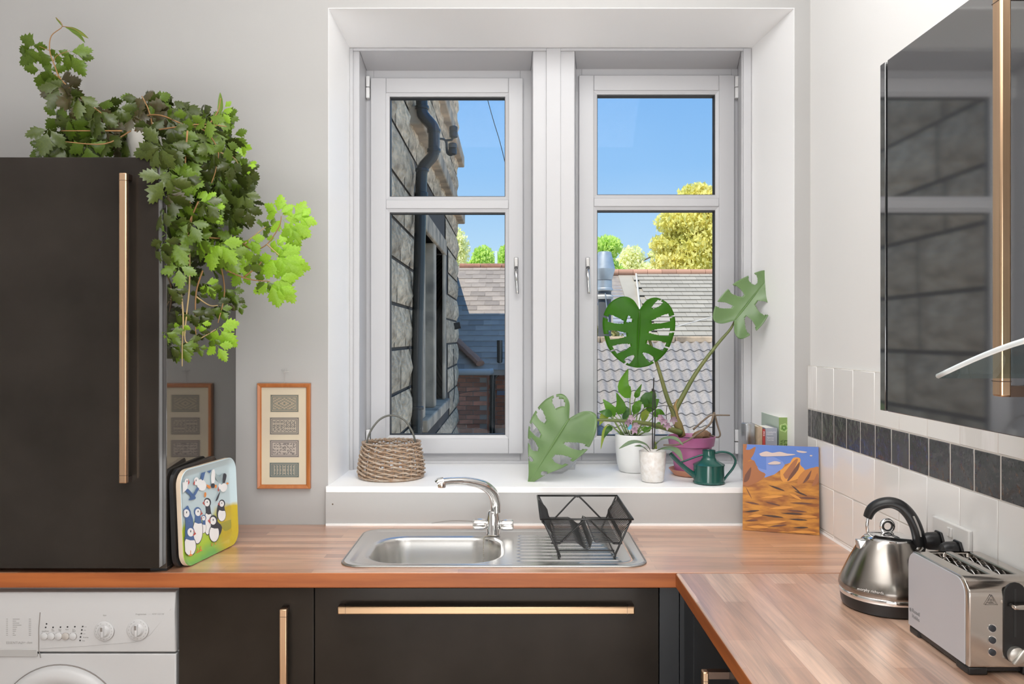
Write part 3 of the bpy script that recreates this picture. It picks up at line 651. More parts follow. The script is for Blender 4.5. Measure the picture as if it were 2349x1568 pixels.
m = MB(); m.box((X(1513, yd), yd, 0), (X(1558, yd), yd+.018, ZB-.001)); obj('filler_panel', m, BLACKP, cf, bevel=.001)
m = MB(); m.box((X(1559.5, yd), yd, 0), (XDR+.02, yd+.018, ZB-.001)); obj('filler_panel', m, BLACKP, cf, bevel=.001)
m = MB(); m.box((XDR, 2.26, 0), (XDR+.018, yd-.001, ZB-.001)); obj('filler_panel', m, BLACKP, cf, bevel=.001)
rc = thing('drawer_cabinet', (XDR+.3, 1.8, 0), 'black cabinet under the right worktop with flat metal handle', 'cabinet')
m = MB(); m.box((XDR+.02, 1.36, .1), (XR-.02, 2.258, ZB-.002)); obj('carcass', m, BLACKP, rc)
m = MB(); m.box((XDR, 1.80, .13), (XDR+.019, 2.256, ZB-.006)); d = obj('door', m, BLACKP, rc, bevel=.0015)
m = MB(); m.box((XDR, 1.36, .13), (XDR+.019, 1.797, ZB-.006)); obj('door', m, BLACKP, rc, bevel=.0015)
bar_handle(d, (XDR, 1.90, .40), (XDR, 1.90, Z(1537, 1.90)), (-1, 0, 0), w=.014, h=.0225, dep=.06)
# ---------------------------------------------------------------- wall cabinets on the right wall
XU = .755
wc = thing('wall_cabinet', (XR-.15, 1.4, 1.42), 'dark glossy wall cabinet on the right wall mirroring stonework, tall bronze handle', 'cabinet')
zc0, zc1 = 1.4246, 2.131
ye = XU*F/(2019-CX)
m = MB(); m.box((XU+.020, 1.10, zc0+.002), (XR-.011, ye-.004, zc1-.002)); obj('carcass', m, BLACKU, wc)
m = MB(); m.box((XU, ye-.022, zc0), (XR-.011, ye, zc1)); obj('side_panel', m, BLACKU, wc, bevel=.001)
m = MB(); m.box((XU, 1.142, zc0), (XU+.019, XU*F/(2035.5-CX), zc1)); dw = obj('door', m, BLACKU, wc, bevel=.0015)
bar_handle(dw, (XU, 1.2165, Z(909, 1.2165)), (XU, 1.2165, 2.09), (-1, 0, 0), w=.016, h=.023, dep=.040)
wc2 = thing('wall_cabinet', (XR-.15, .9, 1.42), 'second dark wall cabinet at the right edge, nearer than the one with the handle', 'cabinet')
m = MB(); m.box((XU+.020, .70, zc0+.25), (XR-.011, 1.098, zc1)); obj('carcass', m, BLACKU, wc2)
m = MB(); m.box((XU, .70, zc0+.25), (XU+.019, 1.139, zc1)); obj('door', m, BLACKU, wc2, bevel=.0015)
# glass canopy of the extractor hood: an arched pane, its far corner pointing into the room
hd = thing('extractor_hood', (XR-.01, .78, 1.55), 'curved pale green glass canopy of an extractor hood at the right edge', 'extractor hood')
G = glassmat('green_tinted_glass', (.74, .82, .82), .04)
yg = 1.10; xg = X(2150, yg)
m = MB(); n = 24; cols = []
for i in range(n+1):
    s_ = i/n; y = yg-.66*s_; zz = Z(857, yg)+.062*math.sin(math.pi*s_)
    cols.append((y, zz))
vs = []
for (y, zz) in cols:
    for (x, dz) in ((xg, 0), (XR-.012, 0), (XR-.012, -.006), (xg, -.006)): vs.append((x, y, zz+dz))
fs = [(i*4+j, i*4+(j+1) % 4, (i+1)*4+(j+1) % 4, (i+1)*4+j) for i in range(n) for j in range(4)]+[(0, 1, 2, 3), (n*4+3, n*4+2, n*4+1, n*4)]
m.add(vs, fs); gl = obj('glass_canopy', m, G, hd, sm=30)
m = MB(); m.tube([(xg+.001, y, zz-.003) for y, zz in cols], .0034, 8); obj('polished_edge', m, mat('pale_glass_edge', (.80, .86, .88), .1), gl, sm=True)
m = MB(); m.box((.75, .52, Z(857, yg)-.045), (XR-.011, 1.02, Z(857, yg)-.004)); obj('housing', m, STEEL, hd, bevel=.004)
m = MB(); m.box((.86, .64, 1.60), (XR-.011, .69, 1.64)); m.box((.88, .5, 1.59), (XR-.012, .69, 1.68)); obj('chimney', m, STEEL, hd)
# ---------------------------------------------------------------- sink
sk = thing('sink', (-.05, 2.646, ZW), 'stainless steel inset sink with drainer under the window', 'sink')
def sdr(x, y, cx, cy, hx, hy, r):
    dx, dy = abs(x-cx)-hx+r, abs(y-cy)-hy+r
    return math.hypot(max(dx, 0), max(dy, 0))+min(max(dx, dy), 0)-r
def sst(a, b, x):
    t = min(1, max(0, (x-a)/(b-a))); return t*t*(3-2*t)
SX0, SX1, SY0, SY1 = -.510, .402, 2.413, 2.882
scx, scy, shx, shy = (SX0+SX1)/2, (SY0+SY1)/2, (SX1-SX0)/2, (SY1-SY0)/2
def sinkz(x, y):
    d = sdr(x, y, scx, scy, shx, shy, .065)            # negative inside
    z = .0045*sst(0, -.006, d)
    z -= .0045*sst(-.022, -.040, d)*.75                 # pressed field
    b = sdr(x, y, -.240, 2.622, .205, .160, .105)
    z -= .0035*sst(.012, 0, b)
    if b < 0:
        z -= .150*sst(0, -.030, b)+.004*sst(-.03, -.15, b)
    if x > .0 and d < -.03:
        for k in range(9):
            gy = 2.478+k*.0385; ex = .335-.006*(k if k < 8 else 8)
            w_ = abs(y-gy)
            if w_ < .0075: z += .0042*(1-sst(0, .0075, w_))*sst(.012, .03, x)*sst(ex, ex-.02, x)
        g = sdr(x, y, .18, scy, .185, .19, .05)
        z -= .003*(1-sst(0, .006, abs(g-.0)))*(1 if x > .2 else 0)
    return z
nx, ny = 330, 190; m = MB(); vs = []; idx = {}
for i in range(nx+1):
    for j in range(ny+1):
        x = SX0+(SX1-SX0)*i/nx; y = SY0+(SY1-SY0)*j/ny
        if sdr(x, y, scx, scy, shx, shy, .065) <= .0035:
            idx[(i, j)] = len(vs); vs.append((x, y, ZW+.0008+sinkz(x, y)))
fs = [(idx[(i, j)], idx[(i+1, j)], idx[(i+1, j+1)], idx[(i, j+1)]) for i in range(nx) for j in range(ny) if all(k in idx for k in ((i, j), (i+1, j), (i+1, j+1), (i, j+1)))]
m.add(vs, fs); obj('sink_top', m, STEEL, sk, sm=True, fix=False)
m = MB(); rim = []
for k in range(4):
    cx_, cy_ = ((SX1-.065, SY1-.065), (SX0+.065, SY1-.065), (SX0+.065, SY0+.065), (SX1-.065, SY0+.065))[k]
    for j in range(9): g = (k+j/8)*math.pi/2; rim.append((cx_+.065*math.cos(g), cy_+.065*math.sin(g), ZW+.0022))
m.tube(rim+[rim[0]], .0024, 8, up=(0, 0, 1)); obj('rolled_edge', m, mat('dark_steel', (.45, .44, .43), .3, metal=1), sk, sm=True)
m = MB(); m.lathe([(.0, .002), (.03, .002), (.036, .004), (.038, .001)], (-.24, 2.62, ZW-.156), 24, capb=False); obj('plug_hole', m, CHROME, sk, sm=True)
# bead chain from tap base into the bowl
m = MB()
ch = smooth([(-.060, 2.772, .9065), (-.085, 2.765, .907), (-.094, 2.756, .902), (-.095, 2.742, .86), (-.095, 2.735, .79)], 10)
for p in ch: m.lathe([(.0004, -.0018), (.0018, -.0008), (.0018, .0008), (.0004, .0018)], p, 6, capt=True)
obj('bead_chain', m, mat('chain', (.4, .36, .3), .4, metal=1), sk, sm=True)['kind'] = 'stuff'
# ---------------------------------------------------------------- tap
tp = thing('mixer_tap', (X(1131, 2.80), 2.80, ZW+.004), 'chrome mixer tap with curved spout behind the sink bowl', 'tap')
tx, tyy = X(1131, 2.80), 2.80
def tz(v): return Z(v, 2.80)
m = MB(); oct_ = [(.0255 if k % 2 else .024) for k in range(8)]
m.lathe([(.026, ZW+.004), (.026, ZW+.008), (.0235, ZW+.012), (.0235, tz(1185)), (.0195, tz(1174)), (.0185, tz(1170))], (tx, tyy, 0), 10, capt=True); obj('body', m, CHROME, tp, bevel=.003, seg=3)
sp = [P(1137, 1172, 2.80), P(1136, 1150, 2.79), P(1128, 1128, 2.76), P(1108, 1112, 2.72), P(1075, 1104, 2.68), P(1040, 1103, 2.655), P(1015, 1105, 2.64)]
sp = smooth(sp, 6); m = MB(); m.tube(sp, lerps([.0185, .018, .0175, .016, .0135, .012, .0125], len(sp)), 16, flat=1.0); obj('spout', m, CHROME, tp, sm=60)
e = sp[-1]; m = MB(); m.tube([e+Vector((.004, 0, .002)), e+Vector((-.011, -.003, -.001)), e+Vector((-.013, -.003, -.004))], [.0135, .015, .0145], 16); m.lathe([(.0125, -.017), (.0135, -.012), (.0135, .0)], e+Vector((-.002, -.002, 0)), 18, capt=True); obj('nozzle', m, CHROME, tp, sm=40)
for sgn, u0, u1, vv in ((-1, 1117, 1085, 1201), (1, 1146, 1178, 1203)):
    m = MB(); x0_, x1_ = X(u0, 2.8), X(u1, 2.8); c = (0, 2.80, tz(vv))
    m.lathe([(.010, x0_), (.0155, x0_+sgn*.002), (.0185, x0_+sgn*.012), (.0195, x1_-sgn*.006), (.0165, x1_)], c, 12, ax='x', capt=True); obj('tap_handle', m, mat('clear_chrome_handle', (.85, .84, .82), .15, metal=.9), tp, bevel=.002)
# ---------------------------------------------------------------- washing machine
WM = mat('white_enamel', (.46, .455, .455), .38)
WMP = mat('white_panel_plastic', (.47, .465, .465), .45)
LINE = mat('seam_grey', (.20, .18, .165), .7)
PRT = mat('grey_print', (.28, .27, .26), .8)
wm = thing('washing_machine', (-1.27, 2.6, 0), 'white front loading washing machine under the left end of the worktop', 'washing machine')
yw = 2.375; xr_ = X(404, yw)
m = MB(); m.box((xr_-.60, yw+.03, .01), (xr_, YW-.02, ZB-.012)); obj('body', m, WM, wm, bevel=.004)
# panel: slightly tilted fascia between v 1365 and 1500
zt1, zs, zb1 = Z(1368, yw), Z(1402, yw), Z(1496, yw)
m = MB(); m.prism([(yw+.034, ZB-.014), (yw+.004, ZB-.018), (yw-.004, zs), (yw+.004, zb1), (yw+.034, zb1-.004)], xr_-.60, xr_-.003, 'x'); fp = obj('control_panel', m, WMP, wm, bevel=.003)
m = MB(); m.box((xr_-.60, yw+.006, .08), (xr_-.003, yw+.032, zb1-.006)); obj('front_panel', m, WM, wm, bevel=.003)
m = MB(); m.box((xr_-.60, yw-.0035, zs-.0004), (xr_-.02, yw-.0025, zs+.0012)); obj('seam', m, LINE, fp)
def fy(v): # fascia surface y at row v
    z = Z(v, yw); return float(np.interp(z, [zb1, zs, ZB-.018], [yw+.004, yw-.004, yw+.004]))
def fpnt(u, v, o=.0008): return P(u, v, fy(v)-o)
m = MB(); m.tube([fpnt(92, 1404), fpnt(89, 1440), fpnt(89, 1490), fpnt(93, 1508)], .0012, 4); obj('seam', m, LINE, fp)
m = MB(); m.tube([fpnt(93, 1487, .0005), fpnt(200, 1481, .0005), fpnt(310, 1472, .0005), fpnt(345, 1455, .0005), fpnt(392, 1396, .0005)], .0005, 4); obj('seam', m, mat('seam_faint', (.42, .41, .40), .7), fp)
m = MB(); m.box((xr_-.60, fy(1490)-.001, Z(1507, yw)), (X(84, yw), fy(1490)+.004, Z(1489, yw))); obj('drawer_grip', m, mat('grip_grey', (.36, .35, .34), .6), fp, bevel=.002)  # grip in a slightly darker grey than the panel
for k, u in enumerate((102, 118, 135, 151, 168)):
    m = MB(); m.lathe([(.0105, .0), (.0105, -.004), (.009, -.0052)], fpnt(u, 1458, -.001), 24, ax='y', capt=True); obj('push_button', m, mat('warm_grey_button', (.40, .37, .34), .5) if k == 3 else WMP, fp, sm=40)
    m = MB(); m.lathe([(.0112, .0), (.0112, -.0016)], fpnt(u, 1458, -.001), 24, ax='y', capt=True); obj('button_ring', m, LINE, fp)
for (u, v) in ((107, 1430), (105, 1438), (122, 1438), (139, 1437.5), (155, 1437), (172, 1436.5), (190, 1436), (188, 1444), (187, 1452), (185, 1460), (184, 1468)):
    m = MB(); m.lathe([(.0021, 0), (.0021, -.0012)], fpnt(u, v, 0), 10, ax='y', capt=True); obj('indicator_lamp', m, BLK, fp)
for (u, v, r_) in ((240, 1446, 22.5), (317, 1443, 24.5)):
    rr_ = r_*yw/F; c = fpnt(u, v, -.001)
    m = MB(); m.lathe([(rr_*1.03, 0), (rr_*1.03, -.0015)], c, 40, ax='y', capt=True); obj('dial_ring', m, LINE, fp)
    m = MB(); m.lathe([(rr_, 0), (rr_, -.004), (rr_*.95, -.005), (rr_*.62, -.0055), (rr_*.45, -.012), (.0001, -.013)], c, 40, ax='y'); dl = obj('dial', m, WMP, fp, sm=40)
    m = MB(); m.box((c.x-.0045, c.y-.020, c.z-rr_*.55), (c.x+.0045, c.y-.005, c.z+rr_*.62)); obj('dial_grip', m, WMP, dl, bevel=.004, seg=3)
    m = MB(); m.box((c.x-.003, c.y-.0205, c.z+rr_*.15), (c.x+.003, c.y-.0195, c.z+rr_*.55)); obj('dial_pointer', m, LINE, dl)
    m = MB()
    for k in range(16):
        g = k*math.pi/8; 
        if k in (4,): continue
        p = c+Vector((math.cos(g)*rr_*.82, -.0052, math.sin(g)*rr_*.82)); m.tube([p+Vector((-.002*math.sin(g), 0, .002*math.cos(g))), p-Vector((-.002*math.sin(g), 0, .002*math.cos(g)))], .0006, 4)
    obj('dial_print', m, PRT, dl)['kind'] = 'stuff'
def fmat(u, v): return basis(fpnt(u, v, .0004), (1, 0, 0), (0, 0, 1))
for (s_, u, v, sz) in (('Spin', 236, 1412, .006), ('Programmes', 311, 1409.5, .006), ('AWF 1217 W', 349, 1409, .006), ('Start/Reset', 96, 1448, .0045), ('Pre\nwash', 118, 1444, .004), ('Extra\nrinse', 134, 1444, .004), ('Rapid', 150, 1444, .004), ('Spin\nspeed', 166, 1444, .004),
                      ('6 h', 194, 1438, .0045), ('4 h', 192, 1446, .0045), ('2 h', 191, 1454, .0045), ('Washing', 190, 1462, .0045), ('End', 189, 1470, .0045), ('ESSENTIAL', 14, 1476, .010), ('A+ class', 50, 1475, .009)):
    text('panel_lettering', s_, sz, PRT, fp, fmat(u, v))
m = MB()
for i in range(9):
    v = 1420+i*4.6
    for (u, l) in ((14, 4), (29, (16, 8, 15, 20, 10, 8, 7, 4, 7)[i]), (66, 5)): p = fpnt(u, v, .0005); m.box(p, p+Vector((l*yw/F, .0004, .0016)))
obj('programme_table', m, PRT, fp)['kind'] = 'stuff'
# porthole door
cd = P(136, 1672, yw); Rd = X(136+146, yw)-cd.x
m = MB(); m.lathe([(Rd*1.012, .008), (Rd*1.012, .0035)], cd, 64, ax='y', capt=True); obj('door_gap', m, LINE, wm)
m = MB(); m.lathe([(Rd, .008), (Rd*.99, -.006), (Rd*.94, -.016), (Rd*.82, -.020), (Rd*.74, -.014), (Rd*.72, .0)], cd, 64, ax='y', capb=False); pd = obj('door', m, WM, wm, sm=50)
m = MB(); m.lathe([(Rd*.74, -.013), (Rd*.70, -.010), (Rd*.66, .004), (Rd*.5, .02), (.001, .03)], cd, 64, ax='y', capb=False); obj('door_glass', m, mat('smoky_door_glass', (.10, .08, .06), .1), pd, sm=50)
# ================================================================ THINGS ON WALL, WORKTOP AND SILL
def sillY(v): return (CH-ZS)*F/(v-HV)
# ---------------------------------------------------------------- framed embroideries on the back wall
yf = YW-.018
pf = thing('framed_picture', (X(650, yf), YW, Z(1000, yf)), 'narrow orange wooden frame holding four small patterned textile panels', 'picture')
x0, x1, z0, z1 = X(589, yf), X(711, yf), Z(1121, yf), Z(879, yf)
FRW = mat('orange_pine', (.48, .17, .05), .35, var=(3, (.38, .12, .03)), stretch=(20, 20, 2))
m = MB()
for (a, b) in (((x0, z0), (x1, z0)), ((x1, z0), (x1, z1)), ((x1, z1), (x0, z1)), ((x0, z1), (x0, z0))):
    cx_, cz_ = (x0+x1)/2, (z0+z1)/2
    def inn(p, d): return (p[0]+(d if p[0] < cx_ else -d), p[1]+(d if p[1] < cz_ else -d))
    fw = .015
    P4 = [(a, yf+.002), (b, yf+.002), (inn(b, fw), yf+.005), (inn(a, fw), yf+.005)]
    Q4 = [(inn(a, .003), yf-.003), (inn(b, .003), yf-.003), (inn(b, fw-.003), yf), (inn(a, fw-.003), yf)]
    bk = [(a[0], YW-.0005, a[1]), (b[0], YW-.0005, b[1]), (inn(b, fw)[0], YW-.0005, inn(b, fw)[1]), (inn(a, fw)[0], YW-.0005, inn(a, fw)[1])]
    m.hexa([(p[0], y_, p[1]) for p, y_ in P4]+[(p[0], y_, p[1]) for p, y_ in Q4])
    m.hexa(bk+[(p[0], y_, p[1]) for p, y_ in P4])
obj('frame', m, FRW, pf)
m = MB(); m.box((x0+.012, yf+.007, z0+.012), (x1-.012, yf+.010, z1-.012)); obj('mount', m, mat('cream_mount', (.56, .48, .38), .85, var=(5, (.63, .55, .40))), pf)
for (ua, va, ub, vb, s_) in ((619, 905, 684, 945, 0), (617.5, 957, 685, 997, 1), (617.5, 1009, 685, 1049, 2), (617, 1061, 685, 1095, 3)):
    c1 = ((.13, .16, .15), (.12, .12, .12), (.13, .12, .12), (.06, .11, .12))[s_]; c2 = ((.36, .30, .22), (.42, .36, .29), (.44, .38, .33), (.34, .31, .25))[s_]
    m = MB(); m.box((X(ua, yf), yf+.0062, Z(vb, yf)), (X(ub, yf), yf+.0072, Z(va, yf))); e_ = obj('embroidery', m, mat('stitch_ground%d' % s_, c2, .95), pf)
    m = MB(); w_, h_ = X(ub, yf)-X(ua, yf), Z(va, yf)-Z(vb, yf); ex0, ez0 = X(ua, yf), Z(vb, yf); yy = yf+.0058
    def st(a0, b0, a1, b1): m.box((ex0+a0*w_, yy, ez0+b0*h_), (ex0+a1*w_, yy+.0006, ez0+b1*h_))
    st(.02, .03, .98, .07); st(.02, .93, .98, .97); st(.02, .03, .045, .97); st(.955, .03, .98, .97)
    st(.07, .12, .93, .15); st(.07, .85, .93, .88); st(.07, .12, .09, .88); st(.91, .12, .93, .88)
    rq = random.Random(s_+20); nx_, ny_ = 24, 12
    for i in range(nx_):
        for j in range(ny_):
            ii, jj = min(i, nx_-1-i), min(j, ny_-1-j)
            if s_ == 0: on = (abs((i-11.5)*.5)+abs(j-5.5)) % 3 < 1.1
            elif s_ == 1: on = ((ii*3+jj*5+ii*jj) % 4 in (0, 1)) and (i+j) % 2 == 0 or ii % 4 == 1 and jj % 3
            elif s_ == 2: on = (ii % 3 != 0 and jj % 3 == 1) or rq.random() < .22
            else: on = ii % 3 == 0 or jj % 3 == 0 and ii % 3 != 1
            if on: st(.11+.78*i/nx_, .17+.66*j/ny_, .11+.78*(i+.8)/nx_, .17+.66*(j+.8)/ny_)
    obj('stitching', m, mat('stitch_dark%d' % s_, c1, .9), e_)['kind'] = 'stuff'
hk = MB(); hx_ = X(655, YW); hz = Z(852, YW)
hk.tube([(hx_-.014, YW-.004, hz+.007), (hx_-.003, YW-.012, hz-.001), (hx_+.014, YW-.004, hz+.001)], .0012, 5); hk.tube([(hx_, YW-.010, hz), (hx_+.004, YW-.006, hz+.013)], .001, 5)
hk.tube([(hx_-.001, YW-.008, hz), (hx_-.003, YW-.004, z1-.002)], .0006, 4)
tag(obj('picture_hook', hk, mat('painted_hook', (.50, .49, .47), .6), loc=(hx_, YW, hz)), 'small painted wall hook with thread above the orange picture frame', 'hook')
# ---------------------------------------------------------------- flat print helper: polygons given in crop pixels, mapped onto a plane by a homography
def homog(src, dst):
    A = []
    for (x, y), (u, v) in zip(src, dst):
        A.append([x, y, 1, 0, 0, 0, -u*x, -u*y, -u]); A.append([0, 0, 0, x, y, 1, -v*x, -v*y, -v])
    h = np.linalg.svd(np.array(A, float))[2][-1].reshape(3, 3)
    def f(p):
        q_ = h @ np.array([p[0], p[1], 1.0]); return q_[0]/q_[2], q_[1]/q_[2]
    return f
def ell(cx_, cy_, rx, ry, rot=0, n=18):
    c, s = math.cos(R(rot)), math.sin(R(rot))
    return [(cx_+rx*math.cos(2*math.pi*k/n)*c-ry*math.sin(2*math.pi*k/n)*s, cy_+rx*math.cos(2*math.pi*k/n)*s+ry*math.sin(2*math.pi*k/n)*c) for k in range(n)]
def blob(pts, n=4):
    p = smooth([(a, b, 0) for a, b in pts+[pts[0]]], n); return [(q.x, q.y) for q in p[:-1]]
def decal(name, items, f, place, parent, lift=.00012, off=.0003):
    """items (polygon, colour key); place(s,t,h) -> point in 3-D"""
    cols = []; m = MB()
    for k, (poly, c) in enumerate(items):
        if c not in cols: cols.append(c)
        st = [f(p) for p in poly]
        bm = bmesh.new(); vs = [bm.verts.new((a, b, 0)) for a, b in st]
        try: fc = bm.faces.new(vs); bmesh.ops.triangulate(bm, faces=[fc])
        except Exception: bm.free(); continue
        bm.verts.index_update(); m.cur = cols.index(c)
        m.add([place(v_.co.x, v_.co.y, off+lift*k) for v_ in bm.verts], [tuple(v_.index for v_ in q_.verts) for q_ in bm.faces]); bm.free()
    ms = [mat('ink_%02x%02x%02x' % tuple(int(255*(max(0, v_)**.4545)) for v_ in c), c, .35, rnd=0) for c in cols]
    return obj(name, m, ms, parent, fix=False)
# ---------------------------------------------------------------- puffin tray leaning against the cupboard side
def rrect(w_, h_, r, n=7):
    out = []
    for k, (cx_, cy_) in enumerate(((w_-r, h_-r), (r, h_-r), (r, r), (w_-r, r))):
        for j in range(n+1): g = (k+j/n)*math.pi/2; out.append((cx_+r*math.cos(g), cy_+r*math.sin(g)))
    return out
def tray(name, O, ex, ey, w_, h_, m_in, m_out, label, dep=.016):
    """O lower front corner of the back face, ex along the bottom, ey up the lean; normal n points to the room"""
    ex = Vector(ex).normalized(); ey = Vector(ey); ey = (ey-ex*ey.dot(ex)).normalized(); n_ = ex.cross(ey)
    if n_.x < 0: n_ = -n_
    t = thing(name, O, label, 'tray')
    def pl(a, b, h): return Vector(O)+ex*a+ey*b+n_*h
    r = .045; outer = rrect(w_, h_, r); 
    loops = [(0, .001), (0, dep-.001), (.002, dep), (.004, dep-.001), (.020, .005), (.026, .0035)]
    m = MB(); L = []
    for ins, h in loops:
        q = rrect(w_-2*ins, h_-2*ins, max(.01, r-ins)); L.append(len(m.v)); m.v += [tuple(pl(a+ins, b+ins, h)) for a, b in q]
    k = len(outer)
    for i in range(len(loops)-1):
        m.cur = 1 if i == 0 else 0
        for j in range(k): m.f.append((L[i]+j, L[i]+(j+1) % k, L[i+1]+(j+1) % k, L[i+1]+j)); m.m.append(m.cur)
    m.f.append(tuple(L[-1]+j for j in range(k))); m.m.append(0); m.f.append(tuple(L[0]+j for j in range(k))[::-1]); m.m.append(1)
    obj('shell', m, [m_in, m_out], t, sm=50); return t, pl
TG = mat('tray_print_glaze', (.52, .64, .68), .12, var=(7, (.44, .56, .58)))
t_ = TG.node_tree; b_ = t_.nodes['Principled BSDF']; tcx = N(t_, 'ShaderNodeTexCoord'); sp_ = N(t_, 'ShaderNodeSeparateXYZ'); t_.links.new(tcx.outputs['Object'], sp_.inputs[0])
nz = N(t_, 'ShaderNodeTexNoise', i_Scale=14.0); ma_ = N(t_, 'ShaderNodeMath', operation='MULTIPLY_ADD'); ma_.inputs[1].default_value = .05; t_.links.new(tcx.outputs['Object'], nz.inputs['Vector']); t_.links.new(nz.outputs['Fac'], ma_.inputs[0]); t_.links.new(sp_.outputs['Z'], ma_.inputs[2])
rr1 = N(t_, 'ShaderNodeValToRGB'); e1 = rr1.color_ramp.elements; e1[0].position = .13; e1[0].color = (.40, .50, .05, 1); e1[1].position = .155; e1[1].color = (.50, .62, .66, 1)
for p_, c_ in ((.03, (.16, .38, .09, 1)), (.07, (.34, .50, .04, 1))): e2 = e1.new(p_); e2.color = c_
t_.links.new(ma_.outputs[0], rr1.inputs[0])
ry = N(t_, 'ShaderNodeMapRange'); ry.inputs['From Min'].default_value = .17; ry.inputs['From Max'].default_value = .24; t_.links.new(sp_.outputs['Y'], ry.inputs['Value'])
rz = N(t_, 'ShaderNodeMapRange'); rz.inputs['From Min'].default_value = .165; rz.inputs['From Max'].default_value = .150; t_.links.new(ma_.outputs[0], rz.inputs['Value'])
mu = N(t_, 'ShaderNodeMath', operation='MULTIPLY'); t_.links.new(ry.outputs[0], mu.inputs[0]); t_.links.new(rz.outputs[0], mu.inputs[1])
my = N(t_, 'ShaderNodeMixRGB'); my.inputs[2].default_value = (.50, .38, .03, 1); t_.links.new(mu.outputs[0], my.inputs[0]); t_.links.new(rr1.outputs[0], my.inputs[1]); t_.links.new(my.outputs[0], b_.inputs['Base Color'])
TE = mat('tray_cream_edge', (.62, .50, .38), .5)
O1 = Vector((-.966, 2.390, ZW+.001)); D1 = Vector((-.911, 2.70, ZW+.001))-O1
T1 = Vector((-.9785, 2.385, 1.181))
tr2, pl2 = tray('black_tray', Vector((-.982, 2.378, ZW+.001)), (.010, .40, 0), (-.010, .0, .285), .345, .287, BLK, BLK, 'plain black tray leaning behind the puffin tray against the cupboard', .012)
tr, pl1 = tray('puffin_tray', O1, D1, Vector((-.014, -.006, .283)), .320, .284, TG, TE, 'glossy tray with painted puffins leaning against the black cupboard side')
# crop frame: x = (u-370)*5.4056, y = (v-1030)*5.4069
C4 = 973/180
fh = homog([(92, 295), (800, 50), (905, 1080), (215, 1525)], [(0, .284), (.320, .284), (.320, 0), (0, 0)])
W_, Kn, Bl, Rd_, Or, Pk, Gr1, Gr2, Ye, Sk2 = (.80, .80, .80), (.03, .035, .05), (.06, .13, .30), (.50, .07, .06), (.75, .25, .05), (.75, .50, .42), (.45, .60, .04), (.18, .40, .10), (.62, .45, .03), (.30, .38, .40)
it = [(blob([(700, 880), (790, 830), (860, 810), (850, 900), (760, 960)]), (.35, .33, .05))]
def puff(bx, by, bw, bh, hx2, hy, hr, face, back=None, back_c=Bl, tilt=0, beak=1, feet=None):
    if back: it.append((blob(back, 3), back_c))
    bw *= 1.12; bh *= 1.06
    it.append((ell(bx, by, bw*1.07, bh*1.04, tilt), Kn)); it.append((ell(bx, by, bw*.97, bh*.97, tilt), W_))
    it.append(([(hx2-hr*.8, hy), (hx2+hr*.8, hy), (bx+bw*.72, by-bh*.66), (bx, by-bh*.58), (bx-bw*.72, by-bh*.66)], back_c)); hr *= 1.15
    it.append((ell(hx2, hy, hr*1.12, hr*1.35), back_c)); it.append((ell(hx2+face*hr*.12, hy+hr*.15, hr*.85, hr*1.05), W_))
    it.append((ell(hx2+face*hr*.1, hy-hr*.1, hr*.14, hr*.3), Kn))
    a = hx2+face*hr*.8; it.append(([(a, hy-hr*.55), (a+face*hr*.75, hy+hr*.35), (a-face*hr*.05, hy+hr*1.0)], Rd_)); it.append(([(a-face*2, hy-hr*.35), (a+face*hr*.3, hy+hr*.1), (a-face*4, hy+hr*.75)], Sk2))
    for (fx, fy_) in (feet or ()): it.append((blob([(fx-26, fy_+10), (fx, fy_-16), (fx+28, fy_-8), (fx+20, fy_+12)], 3), Or)); it.append(([(fx-5, fy_-60), (fx+4, fy_-60), (fx+6, fy_-5), (fx-4, fy_-5)], Or))
puff(545, 880, 42, 150, 523, 640, 36, -1, None, Kn)
puff(712, 770, 44, 76, 706, 632, 30, -1, [(655, 660), (700, 600), (735, 660), (700, 740), (670, 830), (645, 760)], Kn)
puff(492, 960, 26, 62, 486, 835, 24, -1, None, Bl)
puff(415, 1010, 58, 150, 400, 770, 38, 1, None, Bl, feet=[(430, 1280), (465, 1250)])
puff(625, 1010, 56, 98, 607, 850, 40, -1, [(600, 780), (650, 850), (720, 920), (690, 1030), (650, 980)], Kn, feet=[(605, 1190), (650, 1180)])
puff(290, 900, 2, 2, 255, 800, 42, -1, [(220, 760), (262, 708), (300, 780), (350, 920), (300, 1100), (250, 1090), (245, 930)], Bl)
puff(318, 1210, 72, 115, 312, 1030, 44, 1, [(190, 1170), (260, 1090), (300, 1100), (290, 1180), (240, 1280), (200, 1240)], Bl, feet=[(330, 1325)])
